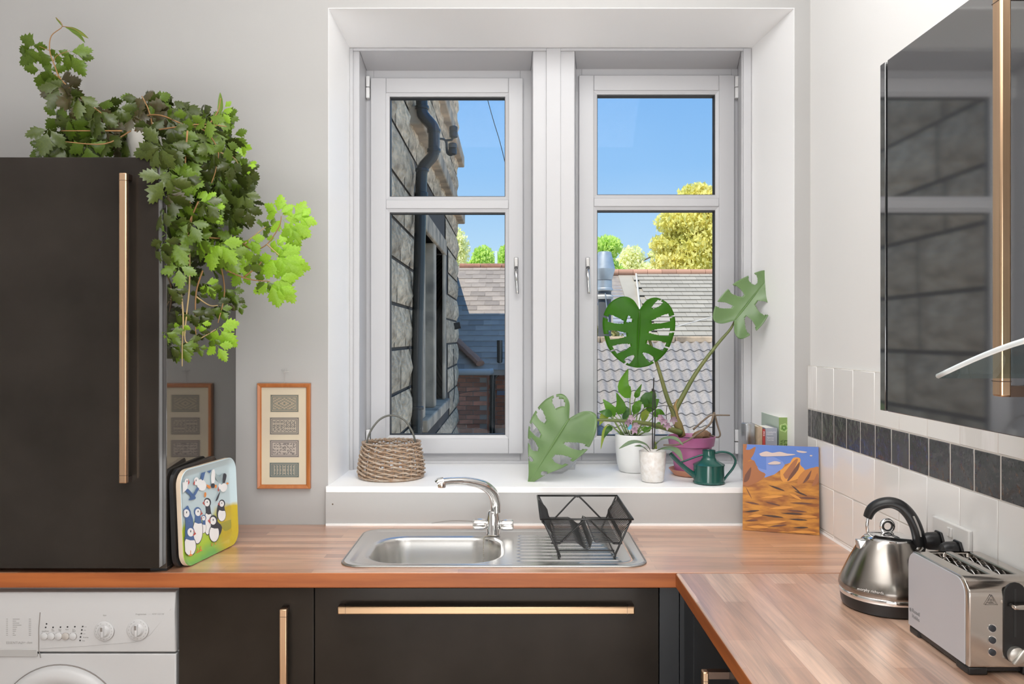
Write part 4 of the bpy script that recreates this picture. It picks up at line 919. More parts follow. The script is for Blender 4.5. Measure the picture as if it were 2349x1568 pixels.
it += [(blob([(110, 370), (150, 370), (175, 410), (150, 455), (125, 440)]), Sk2), (blob([(115, 520), (175, 425), (240, 450), (225, 520), (125, 590)]), W_), (ell(230, 418, 32, 45), W_), (ell(232, 405, 5, 14), Kn), ([(248, 375), (268, 420), (246, 455)], Rd_),
       (blob([(215, 530), (250, 500), (320, 560), (360, 600), (330, 625), (265, 640), (290, 590)]), Bl),
       (ell(425, 435, 60, 72, -20), W_), (blob([(405, 350), (425, 230), (470, 190), (535, 220), (520, 280), (470, 260), (440, 375)]), Bl), (ell(355, 395, 34, 50), W_), (ell(350, 385, 5, 14), Kn), ([(335, 375), (315, 430), (335, 450)], Rd_),
       (blob([(395, 480), (350, 570), (320, 575), (345, 510), (370, 470)]), Bl), (blob([(485, 420), (540, 440), (535, 470), (500, 455)]), Or), (ell(478, 550, 14, 32), Or),
       (ell(565, 320, 26, 100), W_), (blob([(590, 270), (640, 310), (685, 270), (680, 340), (640, 370), (600, 340)]), Sk2), (ell(570, 430, 25, 30), Kn), (ell(605, 435, 14, 22), Or), (ell(556, 212, 14, 16), Kn),
       (ell(705, 440, 42, 55, 20), W_), (blob([(690, 380), (690, 275), (730, 285), (715, 380)]), Kn), (ell(655, 430, 20, 35), W_), ([(640, 430), (630, 480), (650, 495)], Rd_), (blob([(665, 490), (640, 590), (612, 610), (640, 530)]), Kn), (ell(748, 385, 14, 12), Or)]
# the lean of the print: floor of the tray
fh2 = lambda p: (min(.295, max(.025, fh(p)[0])), min(.259, max(.025, fh(p)[1])))
decal('puffin_print', it, fh2, lambda a, b, h: pl1(a, b, .0035+h), tr, lift=.00004)
# ---------------------------------------------------------------- desert canvas at the corner of the worktop
A0, A1 = Vector((.8065, 2.882, ZW+.001)), Vector((1.0465, 2.805, ZW+.001))
cx3 = (A1-A0).normalized(); nb = Vector((-cx3.y, cx3.x, 0)); upv = (Vector((0, 0, .297))+nb*.045).normalized()
n3 = cx3.cross(upv); n3 = -n3 if n3.y > 0 else n3
cw, chh = (A1-A0).length, .298
cn = thing('desert_painting', A0, 'unframed canvas painting of an orange desert canyon leaning on the corner worktop', 'painting')
def cpl(a, b, h): return A0+cx3*a+upv*b+n3*h
m = MB(); m.hexa([cpl(0, 0, -.016)+Vector((0, 0, .004)), cpl(cw, 0, -.016)+Vector((0, 0, .004)), cpl(cw, 0, 0), cpl(0, 0, 0), cpl(0, chh, -.016), cpl(cw, chh, -.016), cpl(cw, chh, 0), cpl(0, chh, 0)])
SAND = mat('painted_sand', (.62, .27, .04), .45, var=(14, (.30, .10, .025), .12), stretch=(1, 1, 4))
obj('canvas', m, [SAND], cn)
f5 = homog([(140, 627), (640, 645), (638, 1243), (125, 1200)], [(0, chh), (cw, chh), (cw, 0), (0, 0)])
f5c = lambda p: (min(cw-.0005, max(.0005, f5(p)[0])), min(chh-.0005, max(.0005, f5(p)[1])))
SB, RK, RD2, HL, CL, DK = (.10, .20, .55), (.36, .13, .045), (.15, .055, .03), (.70, .30, .05), (.62, .50, .46), (.06, .025, .015)
it2 = [(blob([(165, 628), (400, 636), (640, 645), (638, 780), (590, 785), (545, 800), (520, 770), (480, 745), (390, 770), (290, 800), (250, 800), (205, 740), (160, 690)], 2), SB),
       (blob([(190, 760), (290, 800), (290, 700), (400, 745), (395, 790), (280, 850)], 2), (.17, .26, .60)),
       (blob([(140, 660), (180, 665), (222, 645), (205, 700), (170, 740), (140, 760)], 3), RK), (blob([(140, 628), (165, 628), (158, 665), (140, 672)], 2), RK),
       (blob([(140, 750), (200, 735), (215, 745), (240, 800), (285, 830), (230, 880), (135, 900)], 3), RK), (blob([(150, 830), (190, 780), (175, 860), (140, 880)], 3), RD2),
       (blob([(380, 800), (440, 760), (470, 718), (515, 722), (515, 765), (545, 800), (520, 850), (400, 880)], 3), HL), (blob([(400, 830), (470, 740), (500, 730), (460, 820), (420, 860)], 3), RK), (blob([(490, 770), (512, 745), (500, 800), (440, 870), (430, 860)], 3), RD2),
       (blob([(545, 800), (600, 785), (638, 782), (638, 860), (560, 870), (500, 900), (500, 850)], 3), (.50, .19, .04)), (blob([(560, 840), (590, 800), (570, 860), (530, 890)], 3), RD2), (blob([(610, 860), (630, 820), (635, 880), (590, 910)], 3), RK)]
for (a, b, c, d) in ((450, 900, 520, 960), (470, 940, 560, 975), (480, 985, 630, 995), (440, 1020, 600, 1030), (420, 1070, 560, 1085), (430, 1130, 560, 1140), (460, 1190, 565, 1190), (150, 910, 190, 990), (140, 1010, 240, 1030), (135, 1080, 240, 1070), (140, 1140, 230, 1135), (300, 900, 410, 940), (270, 1010, 380, 1040), (250, 1100, 400, 1120), (300, 1180, 420, 1170), (380, 1090, 530, 1098)):
    it2.append((blob([(a, b), ((a+c)/2, (b+d)/2-7), (c, d), ((a+c)/2, (b+d)/2+6)], 3), DK if (a+b) % 3 == 0 else RD2))
for (a, b, c, d) in ((250, 985, 400, 975), (300, 1060, 470, 1050), (240, 1160, 420, 1145), (480, 1110, 630, 1120), (440, 960, 520, 1000), (160, 1110, 260, 1105), (430, 1215, 620, 1225), (150, 1180, 300, 1185)):
    it2.append((blob([(a, b), ((a+c)/2, (b+d)/2-12), (c, d), ((a+c)/2, (b+d)/2+9)], 3), HL))
it2 += [(blob([(245, 690), (290, 675), (330, 685), (380, 678), (430, 690), (485, 695), (430, 705), (330, 708), (260, 708)], 3), CL), (blob([(300, 755), (345, 740), (385, 750), (370, 762), (310, 762)], 3), CL), (blob([(490, 668), (560, 678), (540, 686), (500, 680)], 3), CL), (ell(588, 704, 9, 5), CL)]
decal('painted_scene', it2, f5c, cpl, cn, lift=.00004)
# ---------------------------------------------------------------- books standing on the sill
def book(loc, w_, d_, h_, rz, spine, pages, label, name='book', side=None):
    t = thing(name, loc, label, 'book', 'books standing at the right end of the sill'); t.rotation_euler = (0, 0, rz); c = .002
    m = MB(); m.prism([(0, 0), (w_, 0), (w_, d_), (w_-c, d_), (w_-c, c), (c, c), (c, d_ if side is None else c), (0, d_ if side is None else c)], 0, h_, 'z'); obj('cover', m, spine, t, local=True, bevel=.0006)
    if side: m = MB(); m.box((0, c, 0), (c, d_, h_)); obj('side_cover', m, side, t, local=True)
    m = MB(); m.box((c, c, .003), (w_-c, d_-.004, h_-.003)); obj('pages', m, pages, t, local=True); return t
PG = mat('paper_pages', (.82, .80, .74), .8)
yk = 3.02
kx = lambda u: X(u, yk)
GRN = mat('green_cloth_cover', (.23, .34, .11), .7)
z_of = lambda v, y: Z(v, y)-ZS+.002
rzB = R(-9)
b1 = book((kx(1787), yk, ZS-.002), kx(1810)-kx(1787), .22, z_of(957, yk), 0, GRN, PG, 'thick green cookery book with an artichoke on its spine, tallest on the sill', side=mat('mint_cover', (.50, .60, .52), .6))
ORG[b1.name] = b1.location.copy()
b1z = z_of(957, yk)
def rose(cx_, cz_):
    for k, (r_, c) in enumerate(((.0155, (.42, .56, .24)), (.012, (.20, .34, .08)), (.008, (.08, .20, .03)), (.004, (.30, .45, .15)))):
        m = MB(); pts = [(cx_+r_*(1+.12*math.cos(5*g+k))*math.cos(g), cz_+r_*(1+.12*math.cos(5*g+k))*math.sin(g)) for g in [i*math.pi/10 for i in range(20)]]
        m.prism(pts, -.0003-k*.0002, -.0001, 'y'); obj('spine_artichoke', m, mat('arti%d' % k, c, .6), b1, local=True)
rose(.018, b1z-.038)
def spine_text(parent, s, size, mm, x, z, rot=True, sx=1):
    m4 = basis((x, -.0004, z), (0, 0, -1) if rot else (1, 0, 0), (1, 0, 0) if rot else (0, 0, 1)); t = text('spine_lettering', s, size, mm, None, m4, sx=sx); t.parent = parent
DG = mat('dark_green_print', (.05, .10, .02), .7)
spine_text(b1, 'Vegetarian', .017, DG, .005, b1z-.082); spine_text(b1, 'LEON', .026, DG, .019, b1z-.082)
b3 = book((kx(1755), yk-.004, ZS-.002), kx(1782)-kx(1755), .13, z_of(981, yk), 0, mat('blue_grey_cover', (.33, .35, .41), .6), PG, 'grey paperback with white lettering beside the thick green book')
WP = mat('white_print', (.8, .8, .82), .7)
h3 = z_of(981, yk)
spine_text(b3, 'COMPLETE\nINDIAN', .007, WP, .004, h3-.018, False); spine_text(b3, 'Famous\nCurries', .008, WP, .006, h3-.038, False)
b4 = book((kx(1748.5), yk-.008, ZS-.002), kx(1754)-kx(1748.5), .12, z_of(984, yk), 0, mat('red_cover', (.42, .05, .04), .6), PG, 'thin red book between the beige and the grey paperbacks')
spine_text(b4, 'SPICE', .0075, WP, .0012, z_of(984, yk)-.006)
b5 = book((kx(1737), yk-.004, ZS-.002), kx(1748)-kx(1737), .12, z_of(978, yk), 0, mat('beige_marbled_cover', (.55, .42, .27), .7, var=(25, (.35, .28, .22))), PG, 'beige marbled paperback at the left of the row of books')
bt = thing('glass_jug', (kx(1716), 3.06, ZS), 'textured clear glass block vase left of the books behind the painting', 'vase')
CG = glassmat('clear_glass', (.95, .96, .96), .30)
m = MB(); m.box((kx(1711), 3.03, ZS-.001), (kx(1738)-.004, 3.09, Z(971, 3.03))); vz_ = obj('body', m, glassmat('frosted_glass', (.90, .91, .92), .5, .15), bt, bevel=.006, seg=3)
cut(vz_, MB().box((kx(1711)+.004, 3.034, ZS+.008), (kx(1738)-.008, 3.086, 1.5)))
for i in range(10):
    m = MB(); zz = ZS+.02+i*.011; m.tube([(kx(1711)-.0005, 3.029, zz), (kx(1738)-.0045, 3.029, zz+.004)], .0012, 5); obj('rib', m, CG, bt)
# ---------------------------------------------------------------- dish rack
rk = thing('dish_rack', (.23, 2.69, ZW), 'black wire dish rack standing on the sink drainer', 'dish rack')
ya_, yb_ = 2.505, 2.880; zr = 1.021; xa, xb_ = .088, .368; fx0, fx1 = .124, .333; zf = .948
m = MB(); m.tube([(xa, ya_, zr), (xb_, ya_, zr), (xb_, yb_, zr), (xa, yb_, zr), (xa, ya_, zr)], .0032, 8); obj('rim', m, BLKM, rk, sm=True)
nW = 22
base_w = None
for k in range(nW):
    y = ya_+.014+(yb_-ya_-.028)*k/(nW-1)
    pts = [(xa+.001, y, zr+.003), (xa+.004, y, zr-.012), (fx0-.010, y, zr-.034), (fx0-.002, y, zr-.046), (fx0, y, zf+.010), (fx0+.005, y, zf), (.195, y, zf), (.204, y, zf-.004), (.222, y, zf-.019), (.230, y, zf-.022), (.238, y, zf-.018), (.246, y, zf+.006), (.256, y, zf), (.262, y, zf), (fx1-.005, y, zf), (fx1, y, zf+.010), (fx1+.002, y, zr-.046), (fx1+.010, y, zr-.034), (xb_-.004, y, zr-.012), (xb_-.001, y, zr+.003)]
    if base_w is None:
        m = MB(); m.tube(pts, .0016, 6); base_w = obj('wire', m, BLKM, rk, sm=True); y00 = y
    else:
        c = base_w.copy(); COL.objects.link(c); c.location = (0, y-y00, 0)
for y, s_ in ((ya_+.006, 1), (yb_-.006, -1)):
    mx_ = (xa+xb_)/2
    pts = smooth([(fx0-.004, y+s_*.012, zf-.004), (fx0+.018, y+s_*.012, zf-.005), (fx0+.030, y+s_*.010, zf+.003), (mx_-.012, y, zr-.007), (mx_, y, zr-.003), (mx_+.012, y, zr-.007), (fx1-.030, y+s_*.010, zf+.003), (fx1-.018, y+s_*.012, zf-.005), (fx1+.004, y+s_*.012, zf-.004)], 3)
    m = MB(); m.tube(pts, .0030, 8); obj('end_bracket', m, BLKM, rk, sm=True)
    for sx_, xt, xm_ in ((-1, xa+.006, .1445), (1, xb_-.006, .3146)):
        m = MB(); m.tube([(xt, y, zr-.003), (xm_, y, .912), (xm_-sx_*.001, y-s_*.004, .904)], .0032, 8); obj('leg', m, BLKM, rk, sm=True)
for x_ in (.1445, .3146):
    m = MB(); m.tube([(x_-.002, ya_+.004, .914), (x_-.002, yb_-.004, .914)], .0026, 6); obj('foot_rail', m, BLKM, rk)
m = MB(); m.tube([(.1445, ya_+.03, .918), (.3146, ya_+.03, .918)], .0026, 6); obj('foot_rail', m, BLKM, rk)
# ---------------------------------------------------------------- wicker basket
bc = Vector((X(898, 3.15), 3.15, ZS)); bk = thing('wicker_basket', bc, 'grey wicker basket with hoop handle on the left of the sill', 'basket')
WK = mat('weathered_willow', (.50, .44, .37), .7, var=(60, (.36, .22, .13), .22), rnd=.1); WK2 = mat('brown_willow', (.40, .29, .20), .7, var=(60, (.28, .17, .10), .22))
H_ = .128
def rad(t): return .125-.003*t-.018*t*t if t > .12 else .118+.007*(t/.12)
rw = random.Random(11); rows_ = 17; ns = 22
for g_ in range(3):
    m = MB()
    for k in range(g_, rows_, 3):
        t = (k+.5)/rows_; pts = []
        for j in range(89):
            a = 2*math.pi*j/88; ph = 0 if k % 2 else math.pi
            rr_ = rad(t)+.0042*math.sin(a*ns/2*1.0+ph)
            pts.append(bc+Vector((rr_*math.cos(a), rr_*math.sin(a), t*H_+.004+.0035*math.sin(a*ns/2+ph+1)+rw.uniform(-.0008, .0008))))
        m.tube(pts, .0036, 5, caps=False)
    obj('weave', m, (WK, WK2, WK)[g_], bk, sm=True)['kind'] = 'stuff'
m = MB(); m.tube([bc+Vector((rad(.02)*math.cos(2*math.pi*j/40), rad(.02)*math.sin(2*math.pi*j/40), .007)) for j in range(41)], .0065, 6, caps=False); m.lathe([(.0001, .004), (.116, .004), (.116, .008), (.0001, .008)], bc, 40); obj('base', m, WK, bk, sm=40)
m = MB()
for j in range(ns):
    a = 2*math.pi*(j+.25)/ns; m.tube([bc+Vector((rad(t)*math.cos(a), rad(t)*math.sin(a), t*H_)) for t in (.03, .3, .6, 1.0)], .0026, 5)
obj('stake', m, WK2, bk, sm=True)['kind'] = 'stuff'
m = MB()
for j in range(36):
    a = 2*math.pi*j/36; b_ = a+.42; rt = rad(1)+.001
    m.tube([bc+Vector(((rt-.005)*math.cos(a), (rt-.005)*math.sin(a), H_-.002)), bc+Vector(((rt+.006)*math.cos((a+b_)/2), (rt+.006)*math.sin((a+b_)/2), H_+.008)), bc+Vector(((rt-.004)*math.cos(b_), (rt-.004)*math.sin(b_), H_+.004))], .0030, 5)
obj('braided_rim', m, WK, bk, sm=True)['kind'] = 'stuff'
hp_ = smooth([bc+Vector((-.095, -.02, H_-.01)), bc+Vector((-.080, -.012, H_+.045)), bc+Vector((-.045, 0, H_+.092)), bc+Vector((0, .004, H_+.108)), bc+Vector((.045, .008, H_+.092)), bc+Vector((.078, .012, H_+.045)), bc+Vector((.092, .018, H_-.01))], 6)
m = MB(); m.tube(hp_, .0038, 10); obj('hoop_handle', m, mat('dark_grey_willow', (.12, .12, .105), .5), bk, sm=True)
# ---------------------------------------------------------------- kettle
kc = Vector((.943, 2.07, ZW)); kt = thing('kettle', kc, 'brushed steel pyramid kettle with black arched handle beside the toaster', 'kettle')
KS = mat('darkened_steel', (.31, .285, .26), .2, metal=1)  # steel darkened, the dark kitchen it would reflect is put into the colour
m = MB(); m.lathe([(.085, 0), (.106, .003), (.109, .010), (.111, .026), (.113, .033)], kc, 56, capt=True); obj('base', m, BLK, kt, sm=40)
m = MB(); m.lathe([(.113, .032), (.1145, .034), (.1145, .043), (.113, .045)], kc, 56, capb=False); obj('steel_band', m, CHROME, kt, sm=40)
m = MB(); m.lathe([(.113, .045), (.1155, .052), (.114, .062), (.104, .085), (.090, .115), (.074, .145), (.060, .166), (.056, .170)], kc, 56, capb=False, capt=True); obj('body', m, KS, kt, sm=40)
m = MB(); m.lathe([(.056, .169), (.0545, .173), (.040, .181), (.020, .185), (.001, .186)], kc, 40, capb=False); ld = obj('lid', m, CHROME, kt, sm=40)
m = MB(); c0 = kc+Vector((0, 0, .200)); m.tube([c0+Vector((.0145*math.cos(2*math.pi*j/28), 0, .0145*math.sin(2*math.pi*j/28))) for j in range(29)], .0042, 10, caps=False, flat=1.3); obj('ring_knob', m, CHROME, ld, sm=True)
m = MB(); c0 = kc+Vector((0, -.0015, .200)); m.tube([c0+Vector((.0118*math.cos(2*math.pi*j/28), 0, .0118*math.sin(2*math.pi*j/28))) for j in range(29)], .0028, 8, caps=False); obj('knob_lining', m, BLK, ld, sm=True)
yk2 = 2.07
hpx = [(1990, 1186), (1999, 1168), (2017, 1156), (2042, 1152), (2066, 1160), (2085, 1178), (2098, 1200), (2106, 1224), (2110, 1251)]
hp3 = smooth([P(u, v, yk2+.02-(u-1990)*.0004) for u, v in hpx], 5)
m = MB(); m.tube(hp3, lerps([.0105, .0125, .0130, .0130, .0135, .0140, .0145, .0150, .0150], len(hp3)), 14, flat=1.25, up=(0, 1, 0)); hn = obj('arched_handle', m, BLK, kt, sm=60)
m = MB(); e0 = P(2108, 1253, yk2-.028); m.tube([e0, P(2103, 1262, yk2-.03), P(2092, 1275, yk2-.03)], [.0145, .010, .009], 12); obj('handle_mount', m, CHROME, kt, sm=60)
m = MB(); m.tube(smooth([P(1991, 1186, yk2+.02), P(1989, 1205, yk2+.02), P(1992, 1225, yk2+.02), P(2003, 1240, yk2+.015)], 4), .0042, 10)
obj('handle_mount', m, CHROME, kt, sm=60)
m = MB(); ip = [P(u, v, yk2-.042) for u, v in ((2096, 1184), (2104, 1202), (2110, 1218), (2112, 1230))]
m.tube(ip, .0042, 6, flat=.5); obj('water_gauge', m, mat('frosted_gauge', (.45, .44, .42), .3), hn)
m = MB(); s0 = P(2003, 1268, yk2+.0); s1 = P(1975, 1236, yk2+.0)
m.hexa([s0+Vector((-.026, -.020, -.040)), s0+Vector((.0, -.022, -.01)), s0+Vector((.0, .022, -.01)), s0+Vector((-.026, .020, -.040)), s1+Vector((-.013, -.008, 0)), s1+Vector((.012, -.012, .001)), s1+Vector((.012, .012, .001)), s1+Vector((-.013, .008, 0))]); obj('spout', m, CHROME, kt, bevel=.003)
text('lettering', 'morphy richards', .0088, mat('pale_lettering', (.75, .74, .72), .5), kt, basis(P(1966, 1352, yk2-.082), (1, -.35, -.10), (.1, .2, 1)))
# ---------------------------------------------------------------- toaster
TX0, TX1, TY0, TY1, TZ0, TZ1 = .909, 1.058, 1.640, 1.890, ZW+.016, 1.0905
to = thing('toaster', ((TX0+TX1)/2, (TY0+TY1)/2, ZW), 'silver two slot toaster with chrome end and black lever panel', 'toaster')
PNT = mat('silver_paint', (.57, .59, .64), .38, metal=.35); CHB = mat('warm_chrome', (.54, .50, .46), .14, metal=1)
def prof(r, a0, a1, b0, b1):   # rounded-top profile in yz
    pts = [(a0, b0), (a1, b0)]
    for k in range(8): g = k/7*math.pi/2; pts.append((a1-r+r*math.cos(g), b1-r+r*math.sin(g)))
    for k in range(8): g = math.pi/2+k/7*math.pi/2; pts.append((a0+r+r*math.cos(g), b1-r+r*math.sin(g)))
    return pts
m = MB(); m.prism(prof(.034, TY0, TY1, TZ0, TZ1), TX0, TX1, 'x'); tb = obj('shell', m, CHB, to)
cut(tb, MB().box((TX0+.035, TY0+.045, TZ1-.09), (TX0+.068, TY1-.030, TZ1+.05)).box((TX0+.088, TY0+.045, TZ1-.09), (TX0+.121, TY1-.030, TZ1+.05)))
bv = tb.modifiers.new('bevel', 'BEVEL'); bv.width = .012; bv.segments = 4; bv.limit_method = 'ANGLE'; bv.angle_limit = R(60)
tb.data.polygons.foreach_set('use_smooth', [True]*len(tb.data.polygons)); tb.data.set_sharp_from_angle(angle=R(35))
m = MB(); m.prism(prof(.032, TY0+.012, TY1-.003, TZ0+.002, TZ1-.003), TX0-.0015, TX0+.004, 'x'); obj('side_panel', m, PNT, to, bevel=.0012)
m = MB(); m.prism(prof(.034, TY0+.0, TY1, TZ0-.0, TZ1), TX0-.0006, TX0+.0, 'x')
for a in (TX0+.035, TX0+.088):
    m = MB(); m.box((a, TY0+.045, TZ1-.088), (a+.033, TY1-.030, TZ1-.086)); sl_ = obj('slot_floor', m, BLK, to)
    for zz in (.012, .026):
        for xx in (.006, .027):
            m = MB(); m.tube(smooth([(a+xx, TY0+.05+k*.017, TZ1-zz+(.003 if k % 2 else -.003)) for k in range(11)], 3), .0013, 5); obj('slot_wire', m, CHROME, to)
m = MB(); m.box((TX0+.004, TY0+.010, ZW+.004), (TX1-.004, TY1-.006, TZ0+.001)); m.box((TX0+.001, TY0+.002, ZW+.0005), (TX0+.04, TY0+.05, TZ0)); m.box((TX1-.04, TY0+.002, ZW+.0005), (TX1-.001, TY0+.05, TZ0)); m.box((TX0+.001, TY1-.045, ZW+.0005), (TX0+.04, TY1-.003, TZ0)); m.box((TX1-.04, TY1-.045, ZW+.0005), (TX1-.001, TY1-.003, TZ0)); obj('black_base', m, BLK, to, bevel=.003)
def tf(u, v): return Vector((X(u, TY0-.002), TY0, Z(v, TY0-.002)))
c = tf(2328, 1430); zc_ = (tf(0, 1335).z, tf(0, 1520).z)
m = MB(); w2 = .022; pts = []
for k in range(9): g = k/8*math.pi; pts.append((c.x+w2*math.cos(g), zc_[0]-w2+w2*math.sin(g)))
for k in range(9): g = math.pi+k/8*math.pi; pts.append((c.x+w2*math.cos(g), zc_[1]+w2+w2*math.sin(g)))
m.prism(pts, TY0-.003, TY0+.001, 'y'); cp = obj('control_plate', m, BLK, to, bevel=.001)
m = MB(); m.box((c.x-.0022, TY0-.0034, tf(0, 1460).z), (c.x+.0022, TY0-.0028, tf(0, 1350).z)); obj('lever_track', m, GASKET, cp)
m = MB(); m.box((c.x-.014, TY0-.024, tf(0, 1391).z), (c.x+.024, TY0-.004, tf(0, 1380).z)); m.box((c.x-.003, TY0-.006, tf(0, 1391).z), (c.x+.003, TY0, tf(0, 1380).z)); obj('lever', m, CHB, to, bevel=.003, seg=3)
m = MB(); m.lathe([(.0170, -.002), (.0165, -.012), (.014, -.014), (.0001, -.0145)], (c.x, TY0, tf(0, 1500).z), 32, ax='y'); kn = obj('browning_knob', m, mat('satin_knob', (.62, .60, .56), .3, metal=.8), to, sm=40)
m = MB(); m.hexa([(c.x-.014, TY0-.020, tf(0, 1500).z-.013), (c.x-.008, TY0-.020, tf(0, 1500).z-.016), (c.x-.008, TY0-.012, tf(0, 1500).z-.016), (c.x-.014, TY0-.012, tf(0, 1500).z-.013), (c.x+.008, TY0-.020, tf(0, 1500).z+.016), (c.x+.014, TY0-.020, tf(0, 1500).z+.013), (c.x+.014, TY0-.012, tf(0, 1500).z+.013), (c.x+.008, TY0-.012, tf(0, 1500).z+.016)]); obj('knob_grip', m, mat('satin_knob'.strip(), (.62, .60, .56)), kn, bevel=.002)
for v in (1441, 1468, 1496):
    m = MB(); p = tf(2277, v); m.lathe([(.0085, .001), (.0085, -.001)], p, 20, ax='y', capt=True); bz = obj('button_bezel', m, CHROME, to, sm=40)
    m = MB(); m.lathe([(.0065, .001), (.0065, -.0035), (.005, -.0042)], p, 20, ax='y', capt=True); obj('button', m, mat('dark_rubber_button', (.03, .035, .045), .4), bz, sm=40)
wp = tf(2274, 1376); m = MB()
tri = [wp+Vector((0, -.0025, .011)), wp+Vector((-.0125, -.0025, -.009)), wp+Vector((.0125, -.0025, -.009))]; tri.append(tri[0]); m.tube(tri, .0006, 4)
for k in (-1, 0, 1): m.tube([wp+Vector((k*.003, -.0025, -.004)), wp+Vector((k*.003+.001, -.0025, -.001)), wp+Vector((k*.003, -.0025, .002))], .0004, 4)
m.tube([wp+Vector((-.006, -.0025, -.006)), wp+Vector((.006, -.0025, -.006))], .0004, 4); obj('hot_surface_symbol', m, GASKET, to)
lt_ = mat('grey_lettering', (.22, .22, .23), .5)
tm = basis((TX0-.0018, 1.868, ZW+.052), (0, -1, 0), (0, 0, 1))
text('lettering', 'Russell\nHobbs', .0125, lt_, to, tm)
text('lettering', '®', .012, lt_, to, basis((TX0-.0018, 1.880, ZW+.050), (0, -1, 0), (0, 0, 1)))
# ---------------------------------------------------------------- double socket and plugs
xs_ = XR-.010
so_ = thing('double_socket', (xs_, 1.99, 1.08), 'white double wall socket on the tiles behind the toaster', 'socket')
m = MB(); m.box((xs_-.010, 1.903, 1.043), (xs_, 2.070, 1.127)); obj('faceplate', m, mat('socket_white', (.74, .73, .71), .3), so_, bevel=.003, seg=2)
for yy in (1.972, 1.984):
    m = MB(); m.box((xs_-.0145, yy, 1.094), (xs_-.0095, yy+.009, 1.116)); obj('switch', m, mat('socket_white', (1, 1, 1)), so_, bevel=.0015)
def plug(y, z, label, grp='black plugs in the socket'):
    t = thing('plug', (xs_-.010, y, z), label, 'plug', grp)
    m = MB(); m.prism([(y-.024, z-.020), (y+.024, z-.020), (y+.026, z+.004), (y+.014, z+.024), (y-.014, z+.024), (y-.026, z+.004)], xs_-.016, xs_-.0103, 'x'); obj('plug_face', m, BLK, t, bevel=.002)
    m = MB(); m.lathe([(.020, 0), (.022, -.004), (.021, -.024), (.016, -.034), (.001, -.036)], (xs_-.016, y, z), 20, ax='x'); obj('plug_body', m, BLK, t, sm=40)
    return t
plug(2.032, 1.072, 'black plug in the far half of the double socket'); plug(1.946, 1.070, 'black plug in the near half of the double socket')
m = MB(); m.tube(smooth([(xs_-.046, 2.032, 1.060), (xs_-.050, 2.03, 1.03), (xs_-.03, 2.02, .96), (xs_-.02, 2.06, .91), (xs_-.02, 2.14, .905), (xs_-.05, 2.16, .905)], 6), .0035, 8); tag(obj('kettle_flex', m, BLK, sm=True, loc=(xs_, 2.03, .95)), 'black cord hanging behind the kettle from the far plug', 'cord')
m = MB(); m.tube(smooth([(xs_-.046, 1.946, 1.060), (xs_-.05, 1.946, 1.03)], 4)[:-1]+[(xs_-.028, 1.946, 1.0), (xs_-.008, 1.93, .96), (xs_-.004, 1.92, .91)], .0035, 8); tag(obj('toaster_flex', m, BLK, sm=True, loc=(xs_, 1.946, .95)), 'black cord dropping behind the toaster from the near plug', 'cord')
# ================================================================ PLANTS
def leafmat(name, col, col2, rough, tr, rnd=.15, scale=18):
    return mat(name, col, rough, var=(scale, col2, .2), transl=tr, rnd=rnd)
IV_D = leafmat('dark_ivy_leaf', (.045, .066, .012), (.07, .095, .016), .28, .12, .3)
IV_R = leafmat('bronze_ivy_leaf', (.075, .045, .022), (.06, .07, .02), .35, .12, .25)
IV_M = leafmat('green_ivy_leaf', (.095, .165, .016), (.14, .22, .022), .3, .3, .25)
IV_L = leafmat('lime_ivy_leaf', (.33, .58, .035), (.42, .68, .06), .4, .5, .15)
STEMB = mat('brown_ivy_stem', (.30, .16, .06), .7); STEMG = mat('green_stem', (.20, .28, .08), .5)
def leaflet(m, base, d, L, Wd, droop, rs):
    """toothed rhombic leaflet in the xz plane, growing along d (unit 2-D), hanging back in y"""
    sd = Vector((d.z, 0, -d.x)); n_ = 5; peaks = [(.20, .20), (.40, .46), (.58, .44), (.76, .29), (.90, .14)]
    def at(t): return base+d*(t*L)+Vector((0, droop*t*t*L, 0))
    mid = [at(0)]; ed = {1: [at(0)+sd*.012*L], -1: [at(0)-sd*.012*L]}
    for k, (t, w_) in enumerate(peaks):
        tp = peaks[k-1] if k else (0, .02); tv = (t+tp[0])/2+.03; wv = min(w_, tp[1])*.62+.06*(k > 0)
        mid += [at(tv), at(t)]
        for s_ in (1, -1):
            j_ = rs.uniform(.88, 1.1)
            ed[s_].append(at(tv)+sd*s_*wv*Wd*j_+Vector((0, .35*wv*Wd, 0))); ed[s_].append(at(t)+sd*s_*w_*Wd*j_+d*.095*L+Vector((0, .45*w_*Wd, 0)))
    mid += [at(.985), at(1.06)]
    for s_ in (1, -1): ed[s_] += [at(.97)+sd*s_*.05*Wd, at(1.06)]
    q_ = len(mid); vs = mid+ed[1]+ed[-1]; fs = []
    for k in range(q_-1): fs.append((k, q_+k, q_+k+1, k+1)); fs.append((k, k+1, 2*q_+k+1, 2*q_+k))
    m.add(vs, fs)
def ivy_leaf_mesh(seed):
    rs = random.Random(seed); m = MB()
    def dd(a): return Vector((math.sin(R(a)), 0, -math.cos(R(a))))
    o = Vector((0, 0, 0))
    leaflet(m, o+dd(0)*.10, dd(rs.uniform(-6, 6)), .95, .78, rs.uniform(.1, .4), rs)
    for s_ in (-1, 1): leaflet(m, o+dd(s_*40)*.04, dd(s_*rs.uniform(52, 70)), .78, .66, rs.uniform(.1, .5), rs)
    return m
ivy = thing('grape_ivy', P(345, 360, 2.62), 'trailing grape ivy in a white pot cascading over the black cupboard', 'plant')
iv_o = ORG[ivy.name]
protos = {}
for k, mm in (('d', IV_D), ('r', IV_R), ('m', IV_M), ('l', IV_L)):
    protos[k] = []
    for s_ in range(3):
        me_o = obj('leaf', ivy_leaf_mesh(s_+ord(k)), mm, ivy, local=True, fix=False, sm=45); protos[k].append([me_o, False])
ri = random.Random(42)
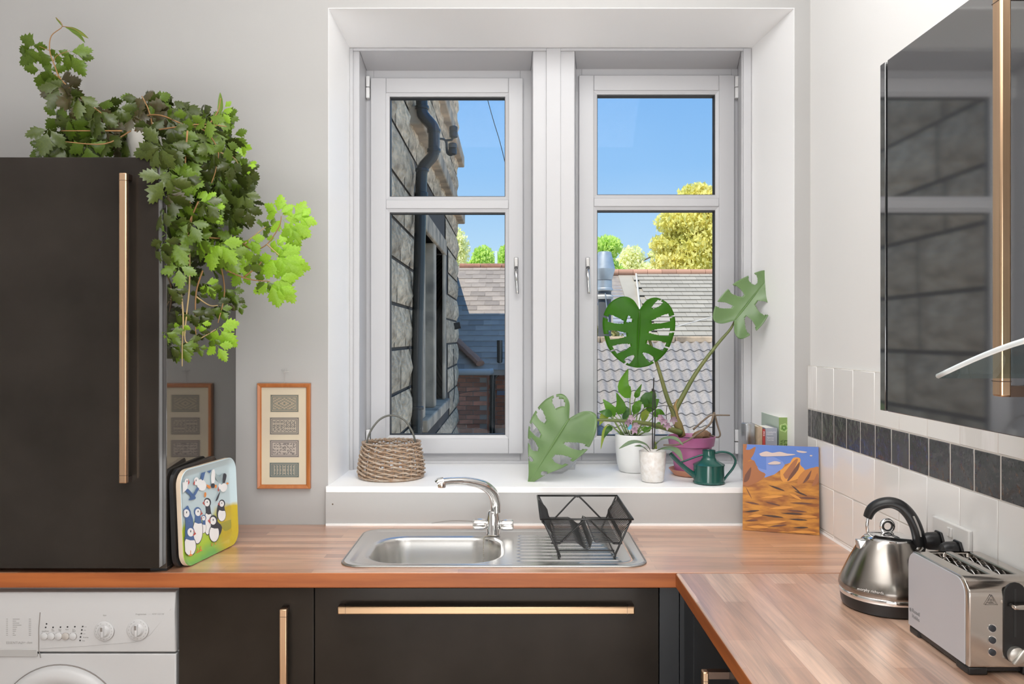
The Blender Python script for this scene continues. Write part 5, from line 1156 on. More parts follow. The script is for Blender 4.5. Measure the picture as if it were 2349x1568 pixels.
def ivy_leaf(u, v, y, size, roll, kind, tilt=None, yaw=None):
    pr = ri.choice(protos[kind]); o = pr[0]
    if pr[1]: o = o.copy(); COL.objects.link(o)
    else: pr[1] = True
    o.location = P(u, v, y)-iv_o; o.scale = (size,)*3
    o.rotation_euler = Euler((R(tilt if tilt is not None else ri.uniform(-35, 50)), R(roll), R(yaw if yaw is not None else ri.uniform(-55, 55))), 'YXZ')
    return o
def ymax(u): return min(2.88, .975*F/(CX-u)) if u < 548 else 2.9
def cluster(pts_uvr, n, kinds, size, y0, y1, clampy=False):
    for _ in range(n):
        cu, cv_, ru, rv = ri.choice(pts_uvr)
        a = ri.uniform(0, 2*math.pi); q_ = math.sqrt(ri.random()); u, v = cu+ru*q_*math.cos(a), cv_+rv*q_*math.sin(a)
        hi = min(y1, ymax(u+12)) if (clampy or v > 330) and u > 362 else y1
        lo = min(y0, hi-.01)
        if v > 318 and u < 372: v = min(v, 335)
        ivy_leaf(u, v, ri.uniform(lo, hi), size*ri.uniform(.75, 1.2), ri.uniform(-50, 50)+(u-cu)/max(ru, 1)*-22, ri.choice(kinds))
# isolated leaves of the upper left shoot: (u, v, y, size, roll, kind, tilt, yaw)
for a in ((88, 104, 2.55, .085, 55, 'm', 15, 10), (60, 112, 2.55, .06, 30, 'm', 20, -10), (70, 102, 2.56, .055, -10, 'm', 30, 20), (124, 172, 2.55, .075, 62, 'm', 25, 0), (95, 160, 2.56, .065, 20, 'm', 30, 20), (110, 158, 2.55, .06, -20, 'm', 30, 0),
          (130, 113, 2.55, .045, 10, 'm', 20, 0), (158, 118, 2.55, .075, -25, 'm', 15, -10), (172, 122, 2.56, .06, -5, 'm', 20, 0)): ivy_leaf(*a)
cluster([(150, 195, 26, 12), (185, 205, 30, 18), (150, 210, 15, 14)], 12, 'rrd', .065, 2.45, 2.7)
cluster([(200, 240, 45, 25), (185, 265, 30, 18), (240, 250, 40, 28), (165, 262, 20, 12)], 20, 'ddrm', .075, 2.45, 2.75)
cluster([(140, 265, 26, 10), (150, 265, 25, 8), (130, 300, 32, 12), (125, 330, 30, 10), (160, 325, 25, 8), (205, 325, 30, 12)], 22, 'dmd', .070, 2.42, 2.7)
cluster([(270, 290, 45, 45), (235, 300, 30, 30), (300, 320, 26, 25)], 24, 'ddrm', .072, 2.45, 2.75)
cluster([(330, 225, 35, 14), (380, 240, 60, 24), (440, 255, 55, 24), (350, 265, 50, 28)], 34, 'ddrdm', .068, 2.45, 2.8)
cluster([(420, 290, 75, 38), (480, 300, 45, 34), (390, 320, 30, 30), (500, 280, 20, 24)], 36, 'ddmmd', .070, 2.40, 2.75)
cluster([(410, 350, 30, 30), (400, 400, 30, 30), (400, 430, 22, 40)], 22, 'dddm', .072, 2.38, 2.5, True)
cluster([(470, 360, 60, 40), (520, 350, 40, 45), (545, 400, 28, 40), (560, 440, 16, 40)], 44, 'dmddm', .068, 2.42, 2.85, True)
cluster([(450, 430, 50, 40), (510, 440, 45, 45), (550, 480, 24, 30), (490, 490, 50, 30)], 38, 'dmmdd', .066, 2.42, 2.8, True)
cluster([(400, 560, 30, 30), (440, 520, 50, 30), (400, 600, 22, 20), (390, 500, 20, 30)], 20, 'dmdm', .070, 2.36, 2.5, True)
cluster([(500, 540, 50, 35), (540, 570, 30, 40), (520, 600, 40, 24), (555, 610, 18, 28)], 24, 'mml', .062, 2.5, 2.8, True)
cluster([(545, 345, 14, 10), (560, 370, 14, 12), (510, 240, 8, 10), (505, 262, 10, 12), (470, 265, 14, 8), (555, 330, 10, 8)], 9, 'l', .038, 2.5, 2.75)
# bright young growth
for a in ((455, 462, 2.45, .055, -40, 'l', 10, 0), (470, 462, 2.45, .05, -75, 'l', 0, 0), (478, 470, 2.44, .055, -20, 'l', 5, 0), (448, 458, 2.45, .05, 160, 'l', 10, 10), (475, 480, 2.45, .055, -50, 'l', 0, 10), (486, 560, 2.46, .075, 12, 'l', 5, 0), (505, 556, 2.46, .075, -28, 'l', 0, 0), (520, 575, 2.47, .07, -25, 'm', 0, 0),
          (385, 535, 2.37, .085, 60, 'm', 10, 20), (375, 555, 2.365, .085, 40, 'm', 5, 0), (395, 565, 2.375, .06, -10, 'm', 10, 0),
          (641, 490, 2.62, .060, 178, 'l', 0, 0), (636, 488, 2.62, .05, 130, 'l', 0, 0), (672, 500, 2.62, .065, -150, 'l', 5, 0), (668, 502, 2.62, .075, -48, 'l', 0, 0), (648, 500, 2.62, .070, -25, 'l', 0, 0), (668, 520, 2.62, .055, -20, 'l', 10, 0), (690, 498, 2.62, .05, -70, 'l', 5, 0), (675, 540, 2.63, .05, -15, 'l', 10, 10),
          (622, 520, 2.62, .04, 120, 'm', 20, 0), (600, 525, 2.62, .045, -110, 'm', 30, 20), (633, 545, 2.62, .04, 20, 'l', 0, 0), (636, 560, 2.62, .055, -70, 'l', 10, 0), (645, 565, 2.62, .045, 0, 'l', 0, 0),
          (640, 588, 2.60, .085, -55, 'l', 0, 0), (645, 590, 2.60, .085, -20, 'l', 5, 0), (630, 585, 2.60, .075, 20, 'l', 0, 0), (655, 600, 2.60, .075, -80, 'l', 5, 10), (612, 600, 2.61, .05, 30, 'l', 15, 0),
          (620, 645, 2.60, .080, -10, 'l', 0, 0), (636, 640, 2.60, .085, -35, 'l', 5, 0), (612, 640, 2.60, .05, 45, 'm', 0, 0), (640, 655, 2.6, .06, 0, 'l', 5, 0),
          (560, 560, 2.6, .06, -20, 'l', 10, 0), (572, 545, 2.6, .055, -30, 'l', 0, 0), (592, 595, 2.6, .03, 40, 'm', 0, 0),
          # hanging strands
          (395, 660, 2.39, .05, -20, 'd', 10, 0), (383, 655, 2.38, .05, 30, 'd', 10, 0), (470, 650, 2.5, .045, -35, 'l', 10, 0), (478, 655, 2.5, .045, -10, 'm', 20, 0), (462, 645, 2.52, .04, 30, 'd', 20, 0), (455, 670, 2.52, .035, 10, 'd', 10, 0),
          (515, 660, 2.6, .045, 20, 'm', 0, 0), (530, 665, 2.62, .045, -20, 'm', 0, 0), (540, 680, 2.64, .04, 0, 'd', 0, 0), (495, 695, 2.56, .05, -50, 'd', 10, 0), (480, 705, 2.54, .05, 10, 'm', 10, 0), (505, 708, 2.56, .04, -30, 'm', 0, 0), (525, 695, 2.6, .035, 40, 'r', 10, 0), (548, 700, 2.66, .03, -10, 'm', 10, 0),
          (415, 715, 2.43, .045, 20, 'd', 15, 0), (435, 712, 2.45, .05, -20, 'd', 10, 0), (455, 715, 2.48, .055, -30, 'd', 10, 0), (460, 740, 2.48, .035, -10, 'l', 10, 0), (415, 745, 2.42, .035, 10, 'l', 20, 0), (455, 760, 2.48, .04, 0, 'd', 40, 0),
          (378, 760, 2.37, .045, 10, 'm', 10, 0), (388, 762, 2.38, .045, -35, 'm', 0, 0), (410, 785, 2.42, .065, 25, 'm', 10, 0), (415, 790, 2.42, .055, -15, 'm', 10, 0), (430, 780, 2.43, .045, -40, 'd', 20, 0), (395, 790, 2.4, .05, 50, 'd', 0, 0), (455, 795, 2.48, .03, -10, 'm', 10, 0),
          (500, 750, 2.53, .075, -42, 'l', 5, 0), (507, 762, 2.53, .05, -50, 'l', 10, 10), (498, 790, 2.53, .055, -20, 'l', 0, 0), (490, 775, 2.53, .035, 30, 'm', 10, 0),
          (420, 395, 2.4, .07, 10, 'd', 0, 0), (385, 440, 2.37, .055, -60, 'r', 0, 0)): ivy_leaf(*a)
def stem(pts, r0, r1, m_, name='stem', par=ivy, n=5):
    p = smooth([P(*q_) for q_ in pts], 5); m = MB(); m.tube(p, lerps([r0, r1], len(p)), n); return obj(name, m, m_, par, sm=True)
stem([(290, 300, 2.6), (240, 265, 2.58), (180, 220, 2.56), (140, 182, 2.55), (125, 150, 2.55), (114, 115, 2.55), (118, 82, 2.55), (143, 60, 2.55), (128, 40, 2.55)], .003, .001, STEMB)
stem([(143, 60, 2.55), (170, 66, 2.55), (200, 86, 2.55)], .0012, .0008, STEMB); stem([(114, 116, 2.55), (90, 106, 2.55)], .0012, .0008, STEMB); stem([(124, 140, 2.55), (130, 128, 2.55), (160, 116, 2.55)], .0012, .0008, STEMB); stem([(137, 180, 2.55), (124, 170, 2.55)], .0012, .0008, STEMB)
for pts in ([(310, 300, 2.55), (330, 268, 2.5), (370, 265, 2.48), (420, 285, 2.46), (470, 300, 2.46), (500, 345, 2.46), (495, 390, 2.46), (485, 420, 2.46)], [(350, 300, 2.5), (400, 292, 2.45), (460, 285, 2.45), (520, 290, 2.48)], [(470, 290, 2.47), (500, 345, 2.5), (540, 365, 2.55), (560, 420, 2.6)],
            [(430, 300, 2.42), (425, 400, 2.42), (440, 500, 2.44), (420, 560, 2.44)], [(455, 462, 2.45), (430, 520, 2.43), (422, 555, 2.42), (410, 560, 2.4)], [(425, 540, 2.44), (480, 545, 2.5), (540, 550, 2.58), (580, 572, 2.62), (612, 560, 2.62), (640, 520, 2.62), (645, 495, 2.62)],
            [(612, 560, 2.62), (640, 585, 2.61)], [(560, 560, 2.6), (590, 535, 2.62), (610, 520, 2.62)], [(560, 635, 2.6), (590, 612, 2.6), (600, 600, 2.6)], [(520, 620, 2.58), (570, 640, 2.6), (620, 645, 2.6)],
            [(435, 580, 2.45), (434, 660, 2.45), (428, 720, 2.44), (424, 778, 2.43), (440, 785, 2.44), (470, 770, 2.5), (495, 755, 2.53)], [(410, 620, 2.41), (420, 720, 2.42), (418, 790, 2.42), (418, 840, 2.42)], [(465, 620, 2.5), (450, 670, 2.5), (448, 740, 2.48), (450, 770, 2.48)],
            [(505, 600, 2.56), (515, 670, 2.58), (500, 740, 2.54)], [(450, 680, 2.5), (480, 700, 2.53), (500, 700, 2.55)], [(280, 300, 2.5), (200, 300, 2.5), (140, 300, 2.5)], [(300, 300, 2.55), (240, 330, 2.5), (150, 325, 2.48)], [(480, 285, 2.5), (500, 255, 2.5), (506, 225, 2.5)],
            [(350, 290, 2.5), (340, 250, 2.5), (325, 220, 2.5)]):
    stem(pts, .0028, .0014, STEMB if ri.random() < .6 else mat('tan_stem', (.42, .30, .14), .6))
pc = P(345, 360, 2.62); pc.z = zt_
m = MB(); hh = P(345, 292, 2.62).z-pc.z
m.lathe([(.050, 0), (.056, .004), (.068, hh*.6), (.075, hh), (.072, hh+.002), (.069, hh-.004), (.066, hh*.6)], pc+Vector((.0, .0, .0005)), 40); pt = obj('pot', m, mat('white_glazed_pot', (.70, .68, .63), .35), ivy, sm=50)
m = MB(); m.lathe([(.0001, hh-.02), (.071, hh-.02)], pc, 30, capb=False); obj('soil', m, mat('dark_soil', (.05, .035, .025), .95), ivy)
def blade(m, pts, widths, fold=.15, up=(0, -1, 0), nn=5, ruf=0):
    """leaf blade along 3-D points; faces roughly along up; shallow V section"""
    p = smooth(pts, nn); n_ = len(p); ws = [float(np.interp(i/(n_-1)*(len(widths)-1), range(len(widths)), widths)) for i in range(n_)]
    up = Vector(up); vs = []
    for i in range(n_):
        t = (p[min(i+1, n_-1)]-p[max(i-1, 0)]).normalized(); s_ = t.cross(up); s_ = s_.normalized() if s_.length > 1e-4 else Vector((1, 0, 0)); f_ = s_.cross(t).normalized()
        if f_.dot(up) < 0: f_ = -f_
        w_ = ws[i]
        for k, a in enumerate((-1, -.5, 0, .5, 1)):
            vs.append(p[i]+s_*w_*a+f_*(abs(a)**1.3*w_*fold+(ruf*w_*math.sin(i*1.1+k) if abs(a) == 1 else 0)))
    fs = [(i*5+j, i*5+j+1, (i+1)*5+j+1, (i+1)*5+j) for i in range(n_-1) for j in range(4)]
    return m.add(vs, fs)
for pts, w_ in (([P(150, 62, 2.55), P(178, 72, 2.55), P(203, 88, 2.55)], .007), ([P(155, 64, 2.55), P(180, 80, 2.55), P(195, 98, 2.55)], .006), ([P(504, 262, 2.5), P(506, 240, 2.5), P(505, 212, 2.5)], .009), ([P(128, 40, 2.55), P(134, 48, 2.55), P(143, 60, 2.55)], .0025)):
    m = MB(); blade(m, pts, [.001, w_, w_*.8, .0005]); obj('young_leaf', m, IV_M, ivy, fix=False, sm=True)
# ---------------------------------------------------------------- monstera in the pink pot
PKX, PKY = X(1586, 3.21), 3.21
ms_ = thing('monstera', (PKX, PKY, ZS), 'monstera with large split leaves in a pink plastic pot on the sill', 'plant')
MO_A = leafmat('monstera_leaf', (.055, .22, .006), (.08, .30, .010), .4, .62, 0, 10)
MO_B = leafmat('monstera_leaf_pale', (.14, .24, .095), (.19, .31, .12), .3, .25, 0, 8)
MO_S = mat('monstera_petiole', (.10, .15, .045), .45, var=(8, (.17, .17, .05)))
def monstera(base, tip, wdir, width, mm, slitsL, slitsR, holes=(), cup=.1, droop=.12, name='leaf', par=ms_, lobe=.22, skew=(1, 1), closed=.45, edge=None):
    """heart-shaped blade; base = petiole point, tip = end; wdir = 3-D direction of the right half; slits = [(t0, t1, s0)]"""
    base, tip = Vector(base), Vector(tip); L = (tip-base).length; d = (tip-base).normalized(); w_ = Vector(wdir); w_ = (w_-d*w_.dot(d)).normalized(); nrm = d.cross(w_).normalized()
    if nrm.y < 0: nrm = -nrm     # away from the camera
    T, S_ = 240, 14; m = MB()
    edge = edge or [(0, -.02), (.16, -lobe*.85), (.34, -lobe), (.46, -.06), (.50, .12), (.485, .32), (.43, .52), (.33, .70), (.20, .86), (.09, .95), (0, 1.0)]
    ep = smooth([(a, b, 0) for a, b in edge], 24); n_e = len(ep)-1
    for side, slits in ((-1, slitsL), (1, slitsR)):
        g = []
        for i in range(T+1):
            t = i/T; e = ep[int(round(t*n_e))]; mid = max(0, (t-.12)/.88)**1.15; row_ = []
            for j in range(S_+1):
                s_ = j/S_
                a = e.x*s_*side*skew[0 if side < 0 else 1]; b = mid+(e.y-mid)*(s_**1.35)
                # curve of the side veins
                p = base+d*(b*L)+w_*(a*width)+nrm*(cup*width*abs(a)**2*2+droop*L*b*b)-nrm*(.012*L*math.sin(t*26)*s_)
                row_.append(p)
            g.append(row_)
        b0 = len(m.v); m.v += [tuple(p) for r_ in g for p in r_]
        for i in range(T):
            for j in range(S_):
                t = (i+.5)/T; s_ = (j+.5)/S_; cut_ = False
                for (ta, tb_, sa) in slits:
                    if s_ > sa:
                        q_ = (s_-sa)/(1-sa); hw = (tb_-ta)/2*(math.sin(math.pi*min(1, q_*.80+.06))**.6)*(1.0 if q_ < .8 else closed)
                        if abs(t-(ta+tb_)/2) < hw: cut_ = True
                for (ta, tb_, sa, sb, sd_) in holes:
                    if sd_ == side and sa < s_ < sb and abs(t-(ta+tb_)/2) < (tb_-ta)/2*math.sqrt(max(0, 1-((s_-(sa+sb)/2)/((sb-sa)/2))**2))+.004: cut_ = True
                if cut_: continue
                a = b0+i*(S_+1)+j; m.f.append((a, a+S_+1, a+S_+2, a+1)); m.m.append(0)
    o = obj(name, m, mm, par, fix=False, sm=True)
    so2 = o.modifiers.new('thickness', 'SOLIDIFY'); so2.thickness = .0008; so2.offset = 0
    # midrib and veins, slightly raised, a part of the blade
    m = MB(); mr = [base+d*(b*L)+nrm*(droop*L*b*b-.0006) for b in [k/12 for k in range(13)]]; m.tube(mr, lerps([.0030, .0006], 13), 5, flat=.5)
    obj('midrib', m, mat('leaf_vein', (.05, .12, .02), .5) if mm is MO_A else mat('leaf_vein_pale', (.20, .33, .12), .5), o, sm=True)
    return o
ya1 = 3.16
monstera(P(1467, 712, ya1), P(1462, 843, ya1-.01), (1, -.1, 0), .272, MO_A, [(.36, .43, .42), (.50, .58, .33), (.635, .71, .30), (.78, .85, .30)], [(.20, .245, .55), (.335, .405, .34), (.46, .53, .32), (.585, .66, .25), (.74, .80, .32)], holes=((.30, .38, .24, .38, -1),), cup=.10, droop=.05, closed=.25, lobe=.24,
         edge=[(0, -.02), (.10, -.19), (.24, -.24), (.40, -.14), (.49, .05), (.51, .25), (.48, .46), (.42, .66), (.31, .83), (.17, .95), (.06, .99), (0, 1.0)])
yb3 = 3.05
monstera(P(1304, 962, yb3+.03), P(1207, 1113, yb3-.01), (.78, .0, .62), .245, MO_B, [(.22, .27, .62), (.36, .42, .55), (.49, .56, .50), (.60, .68, .45), (.74, .78, .6)], [(.40, .47, .30), (.56, .66, .26), (.78, .83, .5)], holes=((.16, .24, .62, .84, -1),), cup=-.08, droop=.05, closed=.5,
         edge=[(0, -.02), (.14, -.20), (.32, -.24), (.46, -.08), (.51, .12), (.49, .28), (.41, .44), (.29, .60), (.17, .74), (.07, .88), (0, 1.0)])
yc3 = 3.20
monstera(P(1686, 733, yc3), P(1772, 626, yc3+.03), (.70, -.30, -.60), .19, MO_B, [(.30, .37, .40), (.48, .56, .35), (.68, .76, .35)], [(.26, .36, .30), (.48, .60, .25), (.70, .80, .35)], cup=-.30, droop=-.15, closed=.9)
def petiole(pts, r0, r1): p = smooth([P(*q_) for q_ in pts], 6); m = MB(); m.tube(p, lerps([r0, (r0+r1)/2*.95, r1], len(p)), 10); return obj('petiole', m, MO_S, ms_, sm=True)
petiole([(1560, 990, 3.20), (1548, 955, 3.20), (1530, 910, 3.19), (1515, 860, 3.18), (1504, 825, 3.18), (1485, 765, 3.175), (1466, 714, 3.163)], .011, .0045)
petiole([(1563, 992, 3.21), (1548, 950, 3.21), (1568, 905, 3.21), (1600, 850, 3.21), (1645, 790, 3.22), (1675, 755, 3.22), (1686, 734, 3.22)], .013, .0035)
petiole([(1562, 992, 3.19), (1530, 982, 3.16), (1490, 972, 3.13), (1440, 966, 3.11), (1390, 963, 3.10), (1345, 963, 3.09), (1304, 962, 3.08)], .012, .003)
m = MB(); m.tube(smooth([P(1565, 1000, 3.21), P(1556, 975, 3.205), P(1548, 955, 3.205), P(1549, 935, 3.21), P(1556, 915, 3.215)], 5), lerps([.014, .017, .016, .011, .004], 21), 10); obj('stem_sheath', m, mat('orange_sheath', (.34, .20, .07), .6, var=(10, (.16, .15, .05))), ms_, sm=True)
pk = Vector((PKX, PKY, ZS)); PINK = mat('pink_plastic', (.48, .13, .30), .35, var=(9, (.38, .16, .28)))
m = MB(); m.lathe([(.0001, .010), (.064, .010), (.078, .112), (.086, .114), (.0915, .148), (.093, .150), (.0895, .151), (.087, .146), (.082, .116), (.0001, .116)], pk, 48, capb=False); obj('pot', m, PINK, ms_, sm=40)
m = MB(); m.lathe([(.0001, 0), (.066, 0), (.086, .022), (.087, .024), (.083, .024), (.066, .008), (.0001, .008)], pk, 48, capb=False); obj('saucer', m, mat('terracotta_saucer', (.62, .30, .19), .7), ms_, sm=40)
m = MB(); m.lathe([(.0001, .140), (.05, .138), (.087, .134)], pk, 36, capb=False); obj('soil', m, mat('dark_soil', (1, 1, 1)), ms_)
for pts, r_ in (([(1590, 985, 3.18), (1625, 955, 3.17), (1640, 952, 3.17), (1674, 952, 3.17)], .004), ([(1637, 948, 3.16), (1630, 970, 3.15), (1600, 995, 3.12), (1560, 1018, 3.10), (1522, 1020, 3.09)], .0045), ([(1638, 945, 3.17), (1646, 975, 3.18), (1652, 998, 3.18), (1640, 1002, 3.2), (1620, 990, 3.22)], .004)):
    p = smooth([P(*q_) for q_ in pts], 5); m = MB(); m.tube(p, lerps([r_, r_*.7], len(p)), 7); obj('aerial_root', m, mat('grey_brown_root', (.20, .15, .11), .8), ms_, sm=True)
rr5 = random.Random(5); m = MB()
bm = bmesh.new(); bmesh.ops.create_icosphere(bm, subdivisions=2, radius=1)
st_c = P(1610, 997, 3.19); vs = [(st_c.x+v_.co.x*.036*rr5.uniform(.82, 1.1), st_c.y+v_.co.y*.028*rr5.uniform(.85, 1.1), st_c.z+v_.co.z*.023*rr5.uniform(.8, 1.12)-.002) for v_ in bm.verts]
bm.verts.index_update(); m.add(vs, [tuple(q_.index for q_ in f_.verts) for f_ in bm.faces]); bm.free()
tag(obj('brown_stone', m, mat('brown_rock', (.33, .20, .11), .9, var=(20, (.18, .10, .06))), loc=st_c), 'rough brown stone lying on the soil of the pink pot', 'stone')
# ---------------------------------------------------------------- peace lily in the large white planter
wx, wyy = X(1456, 3.29), 3.29
pl_ = thing('peace_lily', (wx, wyy, ZS), 'leafy green peace lily in the large plain white planter', 'plant')
wc_ = Vector((wx, wyy, ZS)); GW = mat('matt_white_glaze', (.84, .84, .83), .3)
hp2 = Z(999, wyy-.07)-ZS
m = MB(); m.lathe([(.0001, 0), (.055, 0), (.062, .004), (.071, .035), (.0765, .09), (.078, hp2-.002), (.0765, hp2), (.074, hp2-.002), (.072, .09), (.0001, .09)], wc_, 48, capb=False); obj('planter', m, GW, pl_, sm=50)
m = MB(); m.lathe([(.0001, hp2-.012), (.074, hp2-.014)], wc_, 30, capb=False); obj('soil', m, mat('dark_soil', (1, 1, 1)), pl_)
LY1 = leafmat('lily_leaf', (.10, .26, .02), (.15, .36, .03), .35, .5, .2, 12); LY2 = leafmat('lily_leaf_dark', (.04, .12, .02), (.06, .16, .03), .35, .25, .2, 12); LY3 = leafmat('lily_leaf_yellow', (.38, .45, .05), (.30, .40, .05), .45, .4, .1, 12)
yl = 3.27
for (b, k1, tip_, w_, mm) in (((1448, 995), (1445, 925), [(1446, 912), (1430, 885), (1441, 845)], .026, LY1), ((1450, 995), (1455, 925), [(1458, 912), (1463, 900), (1472, 880)], .012, LY1), ((1438, 995), (1425, 960), [(1418, 950), (1424, 930), (1414, 900)], .022, LY1),
                              ((1435, 995), (1420, 965), [(1410, 955), (1398, 935), (1383, 915)], .020, LY1), ((1432, 998), (1410, 965), [(1405, 952), (1390, 946), (1374, 944)], .016, LY2), ((1455, 995), (1465, 930), [(1470, 925), (1490, 912), (1505, 935)], .024, LY2),
                              ((1458, 995), (1470, 950), [(1478, 935), (1495, 905), (1490, 900)], .022, LY1), ((1462, 995), (1478, 960), [(1485, 945), (1500, 925), (1512, 915)], .020, LY1), ((1450, 995), (1452, 960), [(1455, 950), (1462, 930), (1475, 915)], .018, LY1),
                              ((1430, 1000), (1405, 960), [(1395, 950), (1385, 955), (1375, 975)], .018, LY3), ((1432, 1000), (1400, 975), [(1392, 975), (1385, 995), (1378, 1030)], .009, LY3), ((1460, 998), (1490, 965), [(1500, 955), (1512, 945), (1525, 950)], .016, LY1),
                              ((1440, 995), (1432, 975), [(1430, 965), (1440, 945), (1432, 930)], .018, LY2), ((1465, 998), (1490, 985), [(1500, 980), (1515, 975), (1528, 980)], .014, LY1), ((1456, 998), (1470, 975), [(1475, 968), (1482, 945), (1500, 940)], .016, LY3), ((1445, 998), (1440, 985), [(1438, 980), (1446, 960), (1458, 965)], .015, LY1),
                              ((1428, 1000), (1412, 985), [(1405, 980), (1395, 985), (1385, 1005)], .012, LY2), ((1470, 1000), (1485, 1000), [(1490, 1005), (1502, 1020), (1505, 1040)], .009, LY3), ((1452, 998), (1466, 985), [(1470, 980), (1485, 985), (1495, 975)], .013, LY1)):
    yj = yl+ri.uniform(-.035, .04); m = MB()
    st_ = [P(*b, yj+.01), P(*k1, yj), P(*tip_[0], yj)]; p = smooth(st_, 4); m.tube(p, lerps([.0028, .0018], len(p)), 5)
    lf_ = obj('leaf_stalk', m, STEMG, pl_, sm=True)
    m = MB(); blade(m, [P(*tip_[0], yj), P(*tip_[1], yj-.015), P(*tip_[2], yj-.005)], [.001, w_*.75, w_, w_*.75, w_*.35, .0004], .18, up=(0, -1, .25), ruf=.10); obj('leaf', m, mm, pl_, fix=False, sm=True)
m = MB(); m.box(P(1440, 985, 3.24), P(1449, 972, 3.242)); obj('plant_label', m, mat('blue_plant_label', (.10, .42, .60), .5), pl_)
# ---------------------------------------------------------------- orchid in the small white pot
oc = Vector((X(1497, 3.065), 3.065, ZS)); orx = thing('orchid', oc, 'faded orchid on thin stakes in the small speckled white pot', 'plant')
ho = Z(1037, 3.065-.045)-ZS
m = MB(); m.lathe([(.0001, 0), (.038, 0), (.041, .003), (.047, ho*.5), (.0505, ho-.002), (.0495, ho), (.047, ho-.002), (.044, ho*.5), (.0001, ho*.45)], oc, 48, capb=False); obj('pot', m, mat('speckled_white_glaze', (.74, .70, .66), .18, bump=(120, .5, .003), var=(60, (.82, .80, .78), .1)), orx, sm=50)
m = MB(); m.lathe([(.0001, ho-.012), (.047, ho-.014)], oc, 30, capb=False); obj('bark_mix', m, mat('bark_mix', (.25, .16, .10), .95, bump=(80, 1, .01)), orx)
OLm = leafmat('orchid_leaf', (.16, .24, .12), (.22, .30, .18), .14, .1, .1, 10)
for pts, w_ in (([(1492, 1034, 3.06), (1480, 1020, 3.05), (1452, 1015, 3.03), (1420, 1029, 3.01)], .014), ([(1500, 1030, 3.06), (1515, 1010, 3.03), (1545, 1006, 3.0), (1568, 1022, 2.99)], .014), ([(1505, 1034, 3.05), (1525, 1030, 3.02), (1550, 1035, 2.99), (1566, 1057, 2.98)], .018), ([(1488, 1036, 3.05), (1478, 1028, 3.04), (1470, 1024, 3.03), (1455, 1023, 3.03)], .010)):
    m = MB(); blade(m, [P(*q_) for q_ in pts], [.004, w_*.8, w_, w_*.9, .001], .35, up=(0, -.35, 1)); obj('leaf', m, OLm, orx, fix=False, sm=True)
DS = mat('dark_stake', (.02, .018, .016), .5)
for pts in ([(1497, 1030, 3.06), (1497, 950, 3.06), (1500, 866, 3.06)], [(1500, 1030, 3.065), (1503, 950, 3.065), (1502, 895, 3.065)]):
    p = smooth([P(*q_) for q_ in pts], 4); m = MB(); m.tube(p, .0022, 6); obj('stake', m, DS, orx)
m = MB(); m.lathe([(.002, -.006), (.005, -.003), (.005, .003), (.002, .006)], P(1498, 894, 3.06), 8, capt=True); obj('stake_clip', m, DS, orx)
for pts in ([(1502, 940, 3.06), (1488, 934, 3.05), (1470, 945, 3.04), (1455, 958, 3.03), (1445, 972, 3.02)], [(1503, 934, 3.06), (1520, 930, 3.05), (1538, 932, 3.04), (1546, 942, 3.04), (1552, 960, 3.03)], [(1530, 931, 3.045), (1528, 950, 3.04), (1530, 975, 3.03)]):
    p = smooth([P(*q_) for q_ in pts], 4); m = MB(); m.tube(p, .0013, 5); obj('flower_spike', m, DS, orx, sm=True)
FL = leafmat('faded_orchid_petal', (.50, .40, .44), (.38, .22, .32), .6, .3, .2, 40)
for (u, v, y) in ((1447, 958, 3.03), (1441, 968, 3.025), (1458, 975, 3.02), (1455, 985, 3.02), (1522, 965, 3.03), (1530, 975, 3.03), (1514, 957, 3.035), (1545, 962, 3.03)):
    m = MB(); c = P(u, v, y); a0_ = ri.uniform(0, 6)
    for k in range(5):
        g = a0_+k*2*math.pi/5; d = Vector((math.cos(g), ri.uniform(-.6, .3), math.sin(g))); blade(m, [c, c+d*.008, c+d*.014+Vector((0, -.004, -.004))], [.001, .006, .005, .001], .4, nn=3)
    obj('flower', m, FL, orx, fix=False, sm=True)
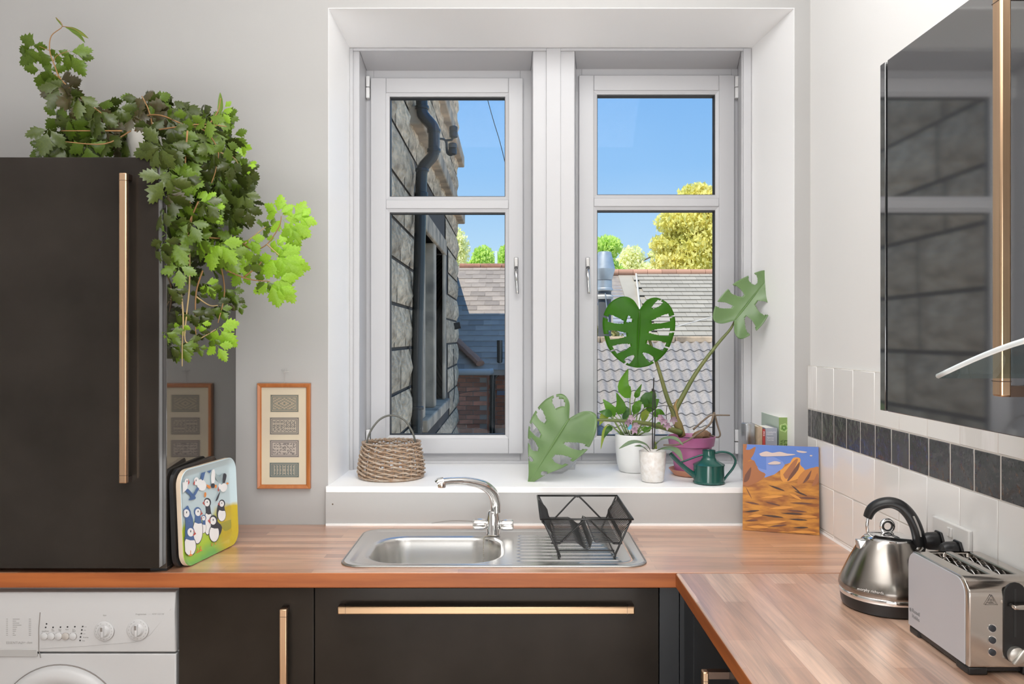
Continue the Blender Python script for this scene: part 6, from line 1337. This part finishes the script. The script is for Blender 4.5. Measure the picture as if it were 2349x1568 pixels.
# ---------------------------------------------------------------- round glass vase behind the big leaf
vc = Vector((X(1270, 3.25), 3.25, ZS)); vt2 = thing('glass_vase', vc, 'round clear glass bowl vase behind the pale split leaf', 'vase')
m = MB(); pr = []
for k in range(17): g = -math.pi/2+.42+k/16*(math.pi-.42-.62); pr.append((.104*math.cos(g), .099+.104*math.sin(g)))
pr = [(.0001, .002), (.040, .001)]+pr+[(.064, .190), (.066, .193)]+[(.0645, .191)]
inn_ = [(max(.0001, a-.0022), b+.001) for a, b in pr[::-1][3:-2]]+[(.0001, .006)]
m.lathe(pr+inn_, vc, 48, capb=False); obj('bowl', m, glassmat('vase_glass', (.965, .97, .97), .16), vt2, sm=60)
# ---------------------------------------------------------------- watering can
wn = Vector((X(1626, 3.035), 3.035, ZS)); cn2 = thing('watering_can', wn, 'small dark green metal watering can with long spout on the sill', 'watering can')
WG = mat('dark_green_enamel', (.012, .085, .070), .15, ior=1.6)
m = MB(); m.lathe([(.0001, 0), (.0575, 0), (.058, .004), (.0555, .007), (.0555, .063), (.0575, .064), (.0575, .067), (.054, .069), (.030, .082), (.0235, .092), (.0225, .104), (.0235, .118), (.0245, .119), (.0225, .119), (.021, .105), (.0001, .10)], wn, 48, capb=False); obj('body', m, WG, cn2, sm=35)
yw2 = 3.035
p = smooth([P(1597, 1092, yw2), P(1580, 1080, yw2-.005), P(1555, 1058, yw2-.01), P(1538, 1040, yw2-.015)], 4); m = MB(); m.tube(p, lerps([.0125, .0095, .008, .0075], len(p)), 14); obj('spout', m, WG, cn2, sm=60)
m = MB(); m.tube(smooth([P(1618, 1041, yw2), P(1600, 1046, yw2), P(1570, 1057, yw2-.005), P(1560, 1060, yw2-.008)], 4), .0035, 8); obj('brace', m, WG, cn2, sm=True)
m = MB(); m.tube(smooth([P(1635, 1040, yw2), P(1655, 1036, yw2), P(1675, 1040, yw2), P(1687, 1055, yw2), P(1682, 1072, yw2), P(1668, 1090, yw2), P(1660, 1101, yw2)], 5), .0042, 10, flat=1.6, up=(0, 1, 0)); obj('loop_handle', m, WG, cn2, sm=True)
